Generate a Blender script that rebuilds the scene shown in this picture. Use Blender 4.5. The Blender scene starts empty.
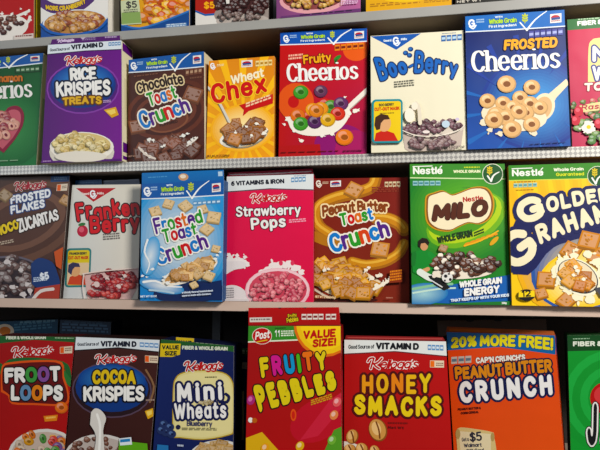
import bpy, bmesh, math, random
from math import sin, cos, pi, radians
from mathutils import Vector, Matrix

SC = bpy.context.scene
COL = SC.collection

# ------------------------------------------------------------------ camera
FPX = 560.0
CAM = Vector((0.28, -1.2, 0.08869))
YAW, PITCH = 0.180838, 0.064398
cd = bpy.data.cameras.new('camera'); cam = bpy.data.objects.new('camera', cd); COL.objects.link(cam)
cd.sensor_width = 36.0; cd.sensor_fit = 'HORIZONTAL'; cd.lens = 36.0*FPX/600.0
cd.clip_start = 0.05; cd.clip_end = 50
cam.location = CAM; cam.rotation_euler = (pi/2+PITCH, 0, YAW)
SC.camera = cam
RC = cam.rotation_euler.to_matrix()
def ray(px, py):
    return RC @ Vector(((px-300)/FPX, (225-py)/FPX, -1.0))

# ------------------------------------------------------------------ colours / materials
def lin(c):
    c /= 255.0
    return c/12.92 if c <= .04045 else ((c+.055)/1.055)**2.4
def hexc(h):
    if not isinstance(h, str): return h
    h = h.lstrip('#')
    if len(h) == 3: h = ''.join(x*2 for x in h)
    c = [lin(int(h[i:i+2],16))**1.13 for i in (0,2,4)]
    m = .3*c[0]+.55*c[1]+.15*c[2]
    return tuple(min(1, max(.002, m+(v-m)*1.12)) for v in c)+(1.0,)
def mix(a, b, t):
    a, b = hexc(a), hexc(b)
    return tuple(a[i]*(1-t)+b[i]*t for i in range(3))+(1.0,)
def shade(c, k):
    c = hexc(c); return tuple(min(1, c[i]*k) for i in range(3))+(1.0,)

def new_mat(name):
    m = bpy.data.materials.new(name); m.use_nodes = True
    n = m.node_tree.nodes; b = n['Principled BSDF']
    return m, n, m.node_tree.links, b
def card_material(name, rough, coat):
    m, n, l, b = new_mat(name)
    a = n.new('ShaderNodeAttribute'); a.attribute_name = 'ink'
    l.new(a.outputs['Color'], b.inputs['Base Color'])
    b.inputs['Roughness'].default_value = rough
    b.inputs['Specular IOR Level'].default_value = 0.25
    b.inputs['Coat Weight'].default_value = coat
    b.inputs['Coat Roughness'].default_value = 0.25
    t = n.new('ShaderNodeTexCoord'); z = n.new('ShaderNodeTexNoise'); z.inputs['Scale'].default_value = 9; z.inputs['Detail'].default_value = 2
    l.new(t.outputs['Object'], z.inputs['Vector'])
    bp = n.new('ShaderNodeBump'); bp.inputs['Strength'].default_value = 0.12; bp.inputs['Distance'].default_value = 0.02
    l.new(z.outputs['Fac'], bp.inputs['Height']); l.new(bp.outputs['Normal'], b.inputs['Normal'])
    return m
M_PRINT = card_material('printed_card', 0.45, 0.05)
M_CARD = card_material('carton_card', 0.55, 0.0)
def painted(name, c1, c2, scale, rough, metal=0.0):
    m, n, l, b = new_mat(name)
    t = n.new('ShaderNodeTexCoord'); z = n.new('ShaderNodeTexNoise'); z.inputs['Scale'].default_value = scale; z.inputs['Detail'].default_value = 4
    l.new(t.outputs['Object'], z.inputs['Vector'])
    r = n.new('ShaderNodeValToRGB'); r.color_ramp.elements[0].color = hexc(c1); r.color_ramp.elements[1].color = hexc(c2)
    r.color_ramp.elements[0].position = .3; r.color_ramp.elements[1].position = .7
    l.new(z.outputs['Fac'], r.inputs['Fac']); l.new(r.outputs['Color'], b.inputs['Base Color'])
    b.inputs['Roughness'].default_value = rough; b.inputs['Metallic'].default_value = metal
    return m
def diamond_material(name, c1, c2, pitch):
    m, n, l, b = new_mat(name)
    t = n.new('ShaderNodeTexCoord'); mp = n.new('ShaderNodeMapping'); mp.inputs['Rotation'].default_value = (0, radians(45), 0)
    l.new(t.outputs['Object'], mp.inputs['Vector'])
    mp.inputs['Location'].default_value = (0, 0.00013, 0)
    ck = n.new('ShaderNodeTexChecker'); ck.inputs['Scale'].default_value = 1.0/pitch
    ck.inputs['Color1'].default_value = hexc(c1); ck.inputs['Color2'].default_value = hexc(c2)
    # flatten depth so that the pattern stays a plain lattice on the strip's face
    sx = n.new('ShaderNodeSeparateXYZ'); cx = n.new('ShaderNodeCombineXYZ')
    l.new(mp.outputs['Vector'], sx.inputs[0]); l.new(sx.outputs[0], cx.inputs[0]); l.new(sx.outputs[2], cx.inputs[2]); cx.inputs[1].default_value = pitch*.5
    l.new(cx.outputs[0], ck.inputs['Vector']); l.new(ck.outputs['Color'], b.inputs['Base Color'])
    bp = n.new('ShaderNodeBump'); bp.inputs['Strength'].default_value = .4; bp.inputs['Distance'].default_value = .0008
    l.new(ck.outputs['Fac'], bp.inputs['Height']); l.new(bp.outputs['Normal'], b.inputs['Normal'])
    b.inputs['Roughness'].default_value = .38; b.inputs['Metallic'].default_value = .25
    return m

# ------------------------------------------------------------------ stroke lettering (cap height 10)
GS = '''A|8|0,0 4,10 8,0;1.5,3.4 6.5,3.4
B|6.8|0,0 0,10;~0,10 3.6,10 5.8,9.2 6.2,7.6 5.6,6 3.6,5.3 0,5.3;~0,5.3 3.6,5.3 6,4.6 6.8,2.7 6,.8 3.8,0 0,0
C|7.3|~7.3,8 6,9.6 4,10 1.3,8.8 0,5 1.3,1.2 4,0 6,.4 7.3,2
D|7.5|0,0 0,10;~0,10 3.2,10 6,9 7.5,5 6,1 3.2,0 0,0
E|6|6,10 0,10 0,0 6,0;0,5.2 5,5.2
F|6|6,10 0,10 0,0;0,5.2 5,5.2
G|8|~7.5,8 6,9.6 4,10 1.3,8.8 0,5 1.3,1.2 4,0 6.5,.8 7.8,2.8;7.8,2.5 7.8,4.6 4.8,4.6
H|7|0,0 0,10;7,0 7,10;0,5.2 7,5.2
I|0|0,0 0,10
J|5|5,10 5,3;~5,3 4.4,.8 2.6,0 .8,.8 0,2.6
K|6.8|0,0 0,10;6.4,10 .2,4.6;2.4,6.2 6.8,0
L|5.6|0,10 0,0 5.6,0
M|9|0,0 .6,10 4.5,2.5 8.4,10 9,0
N|7.5|0,0 0,10 7.5,0 7.5,10
O|8|@4,0 1.2,1.2 0,5 1.2,8.8 4,10 6.8,8.8 8,5 6.8,1.2
P|6.6|0,0 0,10;~0,10 3.6,10 6,9 6.6,7.2 6,5.4 3.6,4.5 0,4.5
Q|8|@4,0 1.2,1.2 0,5 1.2,8.8 4,10 6.8,8.8 8,5 6.8,1.2;5,2.6 8,-.6
R|6.8|0,0 0,10;~0,10 3.6,10 6,9 6.6,7.3 6,5.6 3.6,4.8 0,4.8;3.4,4.8 6.8,0
S|6.4|~6.3,8.4 5,9.8 3.2,10 1,9.2 .5,7.4 1.6,5.9 4.8,4.5 6.4,2.9 5.8,.9 3.6,0 1.6,.2 0,1.7
T|7|0,10 7,10;3.5,10 3.5,0
U|7|0,10 0,3.4;~0,3.4 .7,1 3.5,0 6.3,1 7,3.4;7,3.4 7,10
V|7.6|0,10 3.8,0 7.6,10
W|11|0,10 2.7,0 5.5,9 8.3,0 11,10
X|7|0,10 7,0;0,0 7,10
Y|7.4|0,10 3.7,5 7.4,10;3.7,5 3.7,0
Z|6.6|0,10 6.6,10 0,0 6.6,0
a|6|@3,0 .8,1 0,3.5 .8,6 3,7 5.3,5.8 6,3.5 5.3,1.2;6,7 6,0
b|6|0,10 0,0;@3,0 5.2,1 6,3.5 5.2,6 3,7 .7,5.8 0,3.5 .7,1.2
c|5.5|~5.4,5.7 4.4,6.7 3,7 .8,6 0,3.5 .8,1 3,0 4.5,.3 5.5,1.4
d|6|6,10 6,0;@3,0 .8,1 0,3.5 .8,6 3,7 5.3,5.8 6,3.5 5.3,1.2
e|6|0,3.7 6,3.7;~6,3.7 5.2,6.2 3,7 .8,6 0,3.5 .8,1 3,0 4.6,.2 5.8,1.4
f|4|~4.2,9.5 3,10 1.8,9.3 1.5,8;1.5,8 1.5,0;0,6.8 3.8,6.8
g|6|@3,0 .8,1 0,3.5 .8,6 3,7 5.3,5.8 6,3.5 5.3,1.2;6,7 6,-1;~6,-1 5.3,-2.6 3,-3.2 .6,-2.4
h|5.6|0,10 0,0;~0,4.5 1,6.4 3,7 5,6.2 5.6,4.5;5.6,4.5 5.6,0
i|0|0,7 0,0;0,9.7 0,9.8
j|1.5|1.5,7 1.5,-1;~1.5,-1 1,-2.6 -.3,-3;1.5,9.7 1.5,9.8
k|5.3|0,10 0,0;5,7 .2,3;1.8,4.3 5.3,0
l|0|0,10 0,0
m|9|0,7 0,0;~0,4.8 .8,6.5 2.4,7 4,6.4 4.5,4.8;4.5,4.8 4.5,0;~4.5,4.8 5.3,6.5 6.9,7 8.5,6.4 9,4.8;9,4.8 9,0
n|5.6|0,7 0,0;~0,4.5 1,6.4 3,7 5,6.2 5.6,4.5;5.6,4.5 5.6,0
o|6|@3,0 .8,1 0,3.5 .8,6 3,7 5.2,6 6,3.5 5.2,1
p|6|0,7 0,-3;@3,0 5.2,1 6,3.5 5.2,6 3,7 .7,5.8 0,3.5 .7,1.2
q|6|6,7 6,-3;@3,0 .8,1 0,3.5 .8,6 3,7 5.3,5.8 6,3.5 5.3,1.2
r|3.8|0,7 0,0;~0,4.5 1,6.3 2.4,7 3.8,6.7
s|5|~5,5.9 3.8,6.9 2.4,7 .7,6.4 .5,5 1.4,4 3.6,3.2 4.9,2.1 4.6,.8 3,0 1.4,.1 0,1.1
t|4|1.6,9.5 1.6,1.6;~1.6,1.6 2,.3 3,0 4.2,.4;0,6.8 4,6.8
u|5.6|0,7 0,2.5;~0,2.5 .6,.7 2.6,0 4.7,.7 5.6,2.5;5.6,7 5.6,0
v|5.6|0,7 2.8,0 5.6,7
w|9|0,7 2.2,0 4.5,6.6 6.8,0 9,7
x|5.6|0,7 5.6,0;0,0 5.6,7
y|5.8|0,7 2.9,0;5.8,7 1.8,-3
z|5.4|0,7 5.4,7 0,0 5.4,0
0|6|@3,0 .7,1.5 0,5 .7,8.5 3,10 5.3,8.5 6,5 5.3,1.5
1|2.2|0,8 2.2,10 2.2,0
2|6|~0,8 1,9.6 3,10 5.4,9 5.6,6.8 3.5,3.6 0,0;0,0 6,0
3|6|~.2,8.6 1.4,9.8 3.2,10 5.4,8.8 5.2,6.4 3,5.4;~3,5.4 5.6,4.6 6,2.4 4.8,.5 2.8,0 .2,1.3
4|6.4|4.8,0 4.8,10 0,3 6.4,3
5|6|5.5,10 1,10 .5,5.6;~.5,5.6 3,6.2 5.2,5.2 6,3.2 5.2,.9 3,0 .2,1
6|6|~5.2,9.4 3,9.6 .8,7.2 0,3.5 .9,.8 3,0 5.2,.9 6,3.1 5,5.2 3,5.8 .4,4
7|6|0,10 6,10 2,0
8|6|@3,5.3 .8,6.4 .8,9 3,10 5.2,9 5.2,6.4;@3,5.3 .4,4.2 .2,1.2 3,0 5.8,1.2 5.6,4.2
9|6|~.8,.6 3,.4 5.2,2.8 6,6.5 5.1,9.2 3,10 .8,9.1 0,6.9 1,4.8 3,4.2 5.6,6
$|6.4|~6.3,8.4 5,9.6 3.2,9.8 1,9 .5,7.4 1.6,5.9 4.8,4.5 6.4,2.9 5.8,1 3.6,.3 1.6,.5 0,1.8;3.2,11 3.2,-1
%|9|@2,6 .6,6.8 .2,8 .6,9.4 2,10 3.4,9.4 3.8,8 3.4,6.8;@7,0 5.6,.8 5.2,2 5.6,3.4 7,4 8.4,3.4 8.8,2 8.4,.8;1.6,0 7.6,10
&|6.8|~6.8,0 1.4,7 1.5,9 3,10 4.5,9 4.3,7.3 1,4.4 .2,2.2 1.2,.5 3.2,0 5.2,1.2 6.4,4
!|0|0,10 0,3.2;0,0 0,.1
'|0|.3,10 0,7.8
.|0|0,0 0,.1
,|0|.3,.3 -.3,-1.4
-|3|0,3.6 3,3.6
(|2|~2,11 .4,8 0,5 .4,2 2,-1
)|2|~0,11 1.6,8 2,5 1.6,2 0,-1'''
def catmull(p, closed):
    n = len(p); out = []
    rng = range(n) if closed else range(n-1)
    for i in rng:
        p1, p2 = p[i], p[(i+1) % n]
        p0 = p[i-1] if (closed or i > 0) else p1
        p3 = p[(i+2) % n] if (closed or i+2 < n) else p2
        for k in range(3):
            t = k/3.0
            out.append(tuple(.5*(2*p1[a]+(p2[a]-p0[a])*t+(2*p0[a]-5*p1[a]+4*p2[a]-p3[a])*t*t+(3*p1[a]-p0[a]-3*p2[a]+p3[a])*t**3) for a in (0,1)))
    out.append(p[0] if closed else p[-1])
    return out
GLYPH = {}
for ln in GS.split('\n'):
    ch, w, body = ln.split('|')
    sts = []
    for s in body.split(';'):
        mode = s[0] if s[0] in '~@' else ''
        pts = [tuple(float(v) for v in q.split(',')) for q in s.lstrip('~@').split()]
        sts.append((mode, catmull(pts, mode == '@') if mode else pts))
    GLYPH[ch] = (float(w), sts)

def hull(pts):
    pts = sorted(set(pts))
    if len(pts) < 3: return pts
    def half(seq):
        h = []
        for p in seq:
            while len(h) > 1 and (h[-1][0]-h[-2][0])*(p[1]-h[-2][1])-(h[-1][1]-h[-2][1])*(p[0]-h[-2][0]) <= 0: h.pop()
            h.append(p)
        return h
    a = half(pts); b = half(pts[::-1])
    return a[:-1]+b[:-1]

# ------------------------------------------------------------------ printed sheets
EPS = 1.2e-5
SEG = 0.22
class Sheet:
    """Printing on one flat card: shapes are placed with photo coordinates cast onto the card's plane, then
    everything is stored as local geometry of the card (x along, z up, thin ink layers towards -y)."""
    def __init__(s, origin, yaw, lean, quad, axis=None):
        s.o = Vector(origin)
        s.yaw = yaw
        s.ux = Vector((cos(yaw), sin(yaw), 0)); back = Vector((-sin(yaw), cos(yaw), 0))
        s.up = Vector((0,0,cos(lean)))+back*sin(lean)
        s.n = s.ux.cross(s.up).normalized()      # points to the viewer side (-back)
        s.bm = bmesh.new(); s.ink = s.bm.loops.layers.float_color.new('ink')
        s.z = 0; s.rng = random.Random(5)
        s.clip = [s.cast(*p) for p in quad]
        s.fix()
    def fix(s):
        area = sum(a[0]*b[1]-b[0]*a[1] for a, b in zip(s.clip, s.clip[1:]+s.clip[:1]))
        if area < 0: s.clip.reverse()
    def cast(s, px, py):
        d = ray(px, py); t = (s.o-CAM).dot(s.n)/d.dot(s.n)
        q = CAM+d*t-s.o
        return (q.dot(s.ux), q.dot(s.up))
    def clipped(s, P):
        for i in range(len(s.clip)):
            a, b = s.clip[i], s.clip[(i+1) % len(s.clip)]
            def side(p): return (b[0]-a[0])*(p[1]-a[1])-(b[1]-a[1])*(p[0]-a[0])
            if all(side(p) >= 0 for p in P): continue
            out = []
            for j in range(len(P)):
                p, q = P[j], P[(j+1) % len(P)]; sp, sq = side(p), side(q)
                if sp >= 0: out.append(p)
                if (sp >= 0) != (sq >= 0):
                    t = sp/(sp-sq); out.append((p[0]+(q[0]-p[0])*t, p[1]+(q[1]-p[1])*t))
            P = out
            if len(P) < 3: return []
        return P
    def local(s, p, z):
        w = s.ux*p[0]+s.up*p[1]+s.n*(z*EPS)
        return w
    def face(s, P, cols, z=None):
        z = s.z if z is None else z
        vs = [s.bm.verts.new(s.local(p, z)) for p in P]
        try: f = s.bm.faces.new(vs)
        except ValueError: return
        for k, l in enumerate(f.loops): l[s.ink] = cols[k] if isinstance(cols, list) else cols
    def raw(s, pts, col, dz=0.0):
        P = [s.cast(*p) for p in pts]
        # drop repeated points
        P = [p for i, p in enumerate(P) if abs(p[0]-P[i-1][0])+abs(p[1]-P[i-1][1]) > 1e-6]
        if len(P) < 3: return
        a = sum(x[0]*y[1]-y[0]*x[1] for x, y in zip(P, P[1:]+P[:1]))
        if a < 0: P.reverse()
        P = s.clipped(P)
        if len(P) >= 3: s.face(P, hexc(col), s.z+dz)
    def up1(s, k=1): s.z += k
    def poly(s, pts, col):
        s.up1(); s.raw(pts, col)
    def bg(s, *cols):
        """whole card; one colour, or four (bl, br, tr, tl)"""
        c = [hexc(x) for x in cols]
        q = s.clip
        if len(c) == 1: s.face(list(q), c[0]); return
        # order clip as bl br tr tl
        cx = sum(p[0] for p in q)/4; cy = sum(p[1] for p in q)/4
        key = {(-1,-1):0,(1,-1):1,(1,1):2,(-1,1):3}
        s.grid(sorted(q, key=lambda p: key[(1 if p[0]>cx else -1, 1 if p[1]>cy else -1)]), c)
    def grid(s, q, c, n=8):
        def bil(v, u, w): return tuple((v[0][k]*(1-u)+v[1][k]*u)*(1-w)+(v[3][k]*(1-u)+v[2][k]*u)*w for k in range(len(v[0])))
        for i in range(n):
            for j in range(n):
                uv = [(i/n,j/n),((i+1)/n,j/n),((i+1)/n,(j+1)/n),(i/n,(j+1)/n)]
                s.face([bil(q,*t) for t in uv], [bil(c,*t) for t in uv])
    def ell(s, cx, cy, rx, ry, col, ang=0, n=24, a0=0, a1=360):
        s.up1(); s.raw(s.epts(cx,cy,rx,ry,ang,n,a0,a1), col)
    def epts(s, cx, cy, rx, ry, ang=0, n=24, a0=0, a1=360):
        c, q = cos(radians(ang)), sin(radians(ang)); out = []
        m = n if a1-a0 >= 360 else n+1
        for i in range(m):
            t = radians(a0+(a1-a0)*i/n); x, y = rx*cos(t), ry*sin(t)
            out.append((cx+x*c-y*q, cy+x*q+y*c))
        return out
    def glow(s, cx, cy, rx, ry, inner, outer, ang=0, n=16):
        n = max(n, 14)
        for k in range(n):
            t = 1-k/n
            s.ell(cx, cy, rx*t, ry*t, mix(inner, outer, t), ang)
    def brush(s, w, pen):
        return [(w*pen[0]*cos(i*pi/5), w*pen[1]*sin(i*pi/5)) for i in range(10)]
    def stroke(s, pts, w, col, smooth=False, w2=None, bump=True):
        if smooth: pts = catmull(pts, False)
        if bump: s.up1()
        n = len(pts)-1
        for i in range(n):
            wa = w if w2 is None else w+(w2-w)*i/n; wb = w if w2 is None else w+(w2-w)*(i+1)/n
            s.raw(hull([(pts[i][0]+d[0], pts[i][1]+d[1]) for d in s.brush(wa,(1,1))]+[(pts[i+1][0]+d[0], pts[i+1][1]+d[1]) for d in s.brush(wb,(1,1))]), col, (i%12)*SEG)
        s.z += min(n, 12)*SEG
    def text(s, st, p0, p1, h, col, w=None, out=(), slant=0, arc=0, h2=None, pen=(1,1), serif=False, gap=None, jit=0, caps=False, drop=None, free=False, fat=1.0):
        """lettering fitted between two baseline points; h cap height, w half stroke, out = [(extra, colour)] back to front"""
        h2 = h if h2 is None else h2
        w = h*.1 if w is None else w
        L = math.hypot(p1[0]-p0[0], p1[1]-p0[1])
        unit = h/10.0
        gap = (2*w/unit+.9) if gap is None else gap
        low = any(ch in 'abcdegopqsBERS&' for ch in st)
        tall = all(not ch.islower() or caps for ch in st)
        hm = (h+h2)/2; w0, pen0 = w, pen
        for turn in range(3):
            x = 0; items = []
            for i, ch in enumerate(st):
                if ch == ' ': x += 3.2; continue
                gl = GLYPH[ch.upper()] if caps and ch.islower() else GLYPH[ch]
                k = .8 if caps and ch.islower() else 1
                items.append((i, x, gl, k)); x += gl[0]*k+gap
            W = x-gap
            # keep the counters of the letters open: limit the stroke across and along the line
            gw_ = [gl[0]*k for _, _, gl, k in items if gl[0] > 2]
            mean = sum(gw_)/len(gw_)*L/max(x, .1) if gw_ else 9
            wy = min(w0*pen0[1], hm*fat*(.132 if tall else .096)) if low else min(w0*pen0[1], hm*.17)
            wx = min(w0*pen0[0], max(mean*.24*fat, .25))
            if free: wx = wy = w0
            w = max(wx, wy, .2); pen = (wx/w, wy/w)
            if turn == 1: gap = 1.0+(gap-1.0)*min(1, w/w0) if gap > 1.2 else gap
        sx = (L-2*w*pen[0])/max(W, .1)
        dx, dy = (p1[0]-p0[0])/L, (p1[1]-p0[1])/L
        nx, ny = dy, -dx
        if ny > 0: nx, ny = -nx, -ny
        segs = []
        rr = random.Random(len(st)+int(p0[0]))
        for i, gx, (gw, sts), k in items:
            jy = rr.uniform(-jit, jit)
            lst = []
            for mode, P in sts:
                lst.append((mode, P))
                if serif:
                    for e, f in ((0,1),(-1,-2)):
                        a, b = P[e], P[f]
                        if mode == '' and abs(a[0]-b[0]) < abs(a[1]-b[1])*.5 and a[1] in (0.0,7.0,10.0,-3.0) and len(P) == 2:
                            l, r = (1.3,1.3) if a[1] in (0.0,-3.0) else (1.4,.1)
                            lst.append(('s', [(a[0]-l, a[1]),(a[0]+r, a[1])]))
            for mode, P in lst:
                Q = []
                for (u, v) in P:
                    X = w*pen[0]+(gx+u*k)*sx
                    t = X/L
                    hh = h+(h2-h)*t
                    ww = w*pen[1]
                    Y = ww+v*k/10.0*(hh-2*ww)+jy+arc*4*t*(1-t)
                    X += slant*Y
                    Q.append((p0[0]+dx*X+nx*Y, p0[1]+dy*X+ny*Y))
                segs.append((i, Q))
        layers = list(out)+[(0, None)]
        if drop: 
            s.up1()
            for i, Q in segs:
                s._strokes([(a+drop[0], b+drop[1]) for a, b in Q], w+(out[0][0] if out else 0), drop[2], pen)
        for ex, c in layers:
            s.up1(1+16*SEG)
            for i, Q in segs:
                cc = c if c is not None else (col[i % len(col)] if isinstance(col, list) else col)
                s._strokes(Q, w+ex, cc, ((w*pen[0]+ex)/(w+ex), (w*pen[1]+ex)/(w+ex)))
    def _strokes(s, Q, w, c, pen):
        B = s.brush(w, pen)
        for a, b in zip(Q, Q[1:]):
            s.seg = (getattr(s,'seg',0)+1) % 16
            s.raw(hull([(a[0]+d[0], a[1]+d[1]) for d in B]+[(b[0]+d[0], b[1]+d[1]) for d in B]), c, s.seg*SEG)
    def tiny(s, p0, p1, h, col, rows=1, seed=1):
        r = random.Random(seed); s.up1()
        for k in range(rows):
            a = 0
            hh = h/rows
            while a < 1:
                b = min(1, a+r.uniform(.06,.2))
                A = (p0[0]+(p1[0]-p0[0])*a, p0[1]+(p1[1]-p0[1])*a+k*hh-h); Bq = (p0[0]+(p1[0]-p0[0])*b, p0[1]+(p1[1]-p0[1])*b+k*hh-h)
                s.raw([A, Bq, (Bq[0], Bq[1]+hh*.62), (A[0], A[1]+hh*.62)], col)
                a = b+.035
    # ---- recurring printed marks
    def facts(s, p0, p1, h, col, ink, n=4):
        for k in range(n):
            t0, t1 = (k+.04)/n, (k+.9)/n
            a = (p0[0]+(p1[0]-p0[0])*t0, p0[1]+(p1[1]-p0[1])*t0); b = (p0[0]+(p1[0]-p0[0])*t1, p0[1]+(p1[1]-p0[1])*t1)
            s.poly([a, b, (b[0],b[1]-h), (a[0],a[1]-h)], col)
            s.poly([(a[0]+.5,a[1]-h*.3),(b[0]-.5,b[1]-h*.3),(b[0]-.5,b[1]-h*.7),(a[0]+.5,a[1]-h*.7)], ink)
    def check(s, a, b, c, w, col):
        s.stroke([a, b], w*.7, col); s.stroke([b, ((b[0]+c[0])/2-1.5,(b[1]+c[1])/2-1), c], w, col, True, w*.4)
    def wheat(s, x, y, h, col):
        s.stroke([(x, y+h*.5),(x, y-h*.4)], h*.05, col)
        for k in range(3):
            yy = y+h*.25-k*h*.28
            s.ell(x-h*.2, yy-h*.05, h*.19, h*.1, col, 40, 8); s.ell(x+h*.2, yy-h*.05, h*.19, h*.1, col, -40, 8)
        s.ell(x, y-h*.48, h*.1, h*.17, col, 0, 8)
    def tops(s, x0, y0, x1, y1, col='#e8e6e4'):
        """little 'box tops' coupon mark"""
        dy = (y1-y0)
        s.poly([(x0,y0+dy*.1),(x1,y0),(x1,y1-dy*.1),(x0,y1)], col)
        m = (x0+x1)/2
        s.ell(m-.4, y0+dy*.42, (x1-x0)*.4, dy*.24, '#b5323e', -6, 14)
        s.poly([(x0+1.2,y0+dy*.46),(x1-1.2,y0+dy*.36),(x1-1.2,y0+dy*.6),(x0+1.2,y0+dy*.7)], '#34508c')
        s.tiny((x0+1,y1-dy*.08),(x1-1,y1-dy*.16), dy*.18, '#a04050', 1, 3)
    def gmark(s, x, y, h, col='#eef2f6'):
        s.text('G', (x-h*.45, y+h*.5), (x+h*.4, y+h*.4), h, col, h*.11)
        s.stroke([(x-h*.35,y+h*.35),(x+h*.1,y+h*.62),(x+h*.45,y+h*.2)], h*.08, col, True)
    def band(s, tl, tr, br, bl, col='#2c6cb4', line=True):
        s.poly([tl, tr, br, bl], col)
        if line:
            m = ((bl[0]+br[0])/2, (bl[1]+br[1])/2+.5)
            s.stroke([bl, m, br], .55, '#e4eaf0')
    def gmband(s, tl, tr, br, bl, top=True, col='#2260a4'):
        s.band(tl, tr, br, bl, col)
        W = tr[0]-tl[0]; 
        def P(t, v):
            a = (tl[0]+(tr[0]-tl[0])*t, tl[1]+(tr[1]-tl[1])*t); b = (bl[0]+(br[0]-bl[0])*t, bl[1]+(br[1]-bl[1])*t)
            return (a[0]+(b[0]-a[0])*v, a[1]+(b[1]-a[1])*v)
        H = bl[1]-tl[1]
        s.gmark(*P(.07,.5), H*.52)
        a = P(.11,.52); b = P(.19,.52); s.tiny(a, b, H*.3, '#a8c4e0', 2, 4)
        s.text('WITH', P(.3,.24), P(.375,.24), H*.13, '#dfe8f0', .28)
        s.text('Whole Grain', P(.235,.6), P(.515,.58), H*.32, '#b6d84e', .5, slant=.1, out=[(.35,'#1d4f88')])
        s.text('First Ingredient', P(.235,.84), P(.515,.82), H*.17, '#e6eef4', .3)
        s.wheat(*P(.6,.4), H*.55, '#c2cc4a')
        s.check(P(.55,.62), P(.615,1.12), P(.82,.02), .95, '#f2f4f4')
        x0, y0 = P(.855,.16); x1, y1 = P(.965,.82); s.tops(x0, y0, x1, y1)
    def rrect(s, x0, y0, x1, y1, r_, col, sk=0):
        P = []
        for cx, cy, a in ((x1-r_,y0+r_,-90),(x1-r_,y1-r_,0),(x0+r_,y1-r_,90),(x0+r_,y0+r_,180)):
            for k in range(5):
                t = radians(a+k*22.5); P.append((cx+r_*cos(t), cy+r_*sin(t)))
        s.poly([(x+(y-y0)*sk, y-(x-x0)*.02) for x, y in P], col)
    def kelloggs(s, p0, p1, h, col='#c2182a', line='#f1ece8', ex=1.0):
        k = .2*(p1[0]-p0[0]); ex *= .62
        q = (p0[0]+k*1.0, p0[1]+(p1[1]-p0[1])*.2)
        for e, c in ((ex, line), (0, col)):
            s.up1(1+16*SEG)
            def kp(P): return [(p0[0]+k*x+.3*h*y, p0[1]-h*y) for x, y in P]
            for P in ([(.12,0),(.12,.95)], catmull([(.95,.98),(.62,.55),(.15,.45)],False), catmull([(.22,.5),(.6,.2),(1.0,.0)],False), catmull([(-.4,.66),(-.3,.92),(.0,1.0),(.14,.94)],False)):
                s._strokes(kp(P), max(.45,h*.085)+e, c, (1,1))
            s.text("ellogg's", q, p1, h*.9, c, max(.5,h*.08)+e, slant=.3, gap=1.9, free=True)
    # ---- printed food
    def ring(s, x, y, r, col, hole=None, hi=None, squash=.9, ang=0):
        s.ell(x, y, r, r*squash, shade(col,.72), ang, 16)
        s.ell(x-r*.05, y-r*.07, r*.9, r*.9*squash, col, ang, 16)
        s.ell(x-r*.22, y-r*.3, r*.5, r*.42*squash, hi or mix(col,'#fff',.16), ang-20, 12)
        s.ell(x, y, r*.5, r*.44*squash, mix(col,'#fff',.05), ang, 12)
        s.ell(x+r*.02, y, r*.4, r*.34*squash, hole or shade(col,.42), ang, 12)
    def square(s, x, y, r, col, ang):
        c, q = cos(radians(ang)), sin(radians(ang))
        def R(k, sk=.8): return [(x+k*(a*c-b*q), y+k*(a*q+b*c)*sk) for a, b in ((-1,-1),(1,-1),(1,1),(-1,1))]
        s.poly([(a,b+r*.28) for a,b in R(r)], shade(col,.55))
        s.poly(R(r), col)
        s.poly(R(r*.8), mix(col,'#fff',.12))
        g = random.Random(int(x*7+y*13)); 
        for k in range(7):
            a, b = g.uniform(-.7,.7), g.uniform(-.7,.7); px, py = x+r*(a*c-b*q), y+r*(a*q+b*c)*.8
            s.ell(px, py, r*g.uniform(.1,.26), r*g.uniform(.07,.15), shade(col, g.choice([.62,.72,.8,1.3])), ang+g.uniform(-40,40), 7)
    def flake(s, x, y, r, col, seed):
        g = random.Random(seed); a0 = g.uniform(0,360); n = 7
        pts = [(x+r*g.uniform(.6,1.15)*cos(radians(a0+i*360/n)), y+r*g.uniform(.4,.8)*sin(radians(a0+i*360/n))) for i in range(n)]
        s.poly([(a+r*.1,b+r*.25) for a,b in pts], shade(col,.5)); s.poly(pts, col)
        s.poly([(x+(a-x)*.5-r*.12, y+(b-y)*.5-r*.12) for a,b in pts], mix(col,'#fff',.22))
    def puff(s, x, y, r, col):
        g = random.Random(int(x*31+y*17)); a0 = g.uniform(0,6.3)
        pts = [(r*g.uniform(.78,1.12)*cos(a0+i*pi/4), r*g.uniform(.62,.98)*sin(a0+i*pi/4)) for i in range(8)]
        s.poly([(x+a*1.06,y+b*1.06+r*.12) for a,b in pts], shade(col,.42)); s.poly([(x+a*.9-r*.06,y+b*.88-r*.1) for a,b in pts], shade(col,.92))
        s.poly([(x+a*.5-r*.2,y+b*.42-r*.26) for a,b in pts], mix(col,'#fff',.14))
        s.ell(x+r*g.uniform(-.3,.4), y+r*g.uniform(0,.4), r*.2, r*.12, shade(col,.55), g.uniform(0,90), 6)
    def heap(s, cx, cy, rx, ry, n, kind, r, cols, seed, ang=0, hole=None):
        g = random.Random(seed); c, q = cos(radians(ang)), sin(radians(ang))
        P = []
        for i in range(n):
            t = g.uniform(0,2*pi); k = math.sqrt(g.random())
            x, y = rx*k*cos(t), ry*k*sin(t); P.append((cy+x*q+y*c, cx+x*c-y*q))
        for y, x in sorted(P):
            col = g.choice(cols); col = shade(col, g.uniform(.82,1.12)); rr = r*g.uniform(.8,1.2)
            if kind == 'ring': s.ring(x, y, rr, col, hole, None, g.uniform(.65,.95), g.uniform(0,90))
            elif kind == 'square': s.square(x, y, rr, col, g.uniform(0,90))
            elif kind == 'flake': s.flake(x, y, rr, col, g.random())
            else: s.puff(x, y, rr, col)
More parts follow.
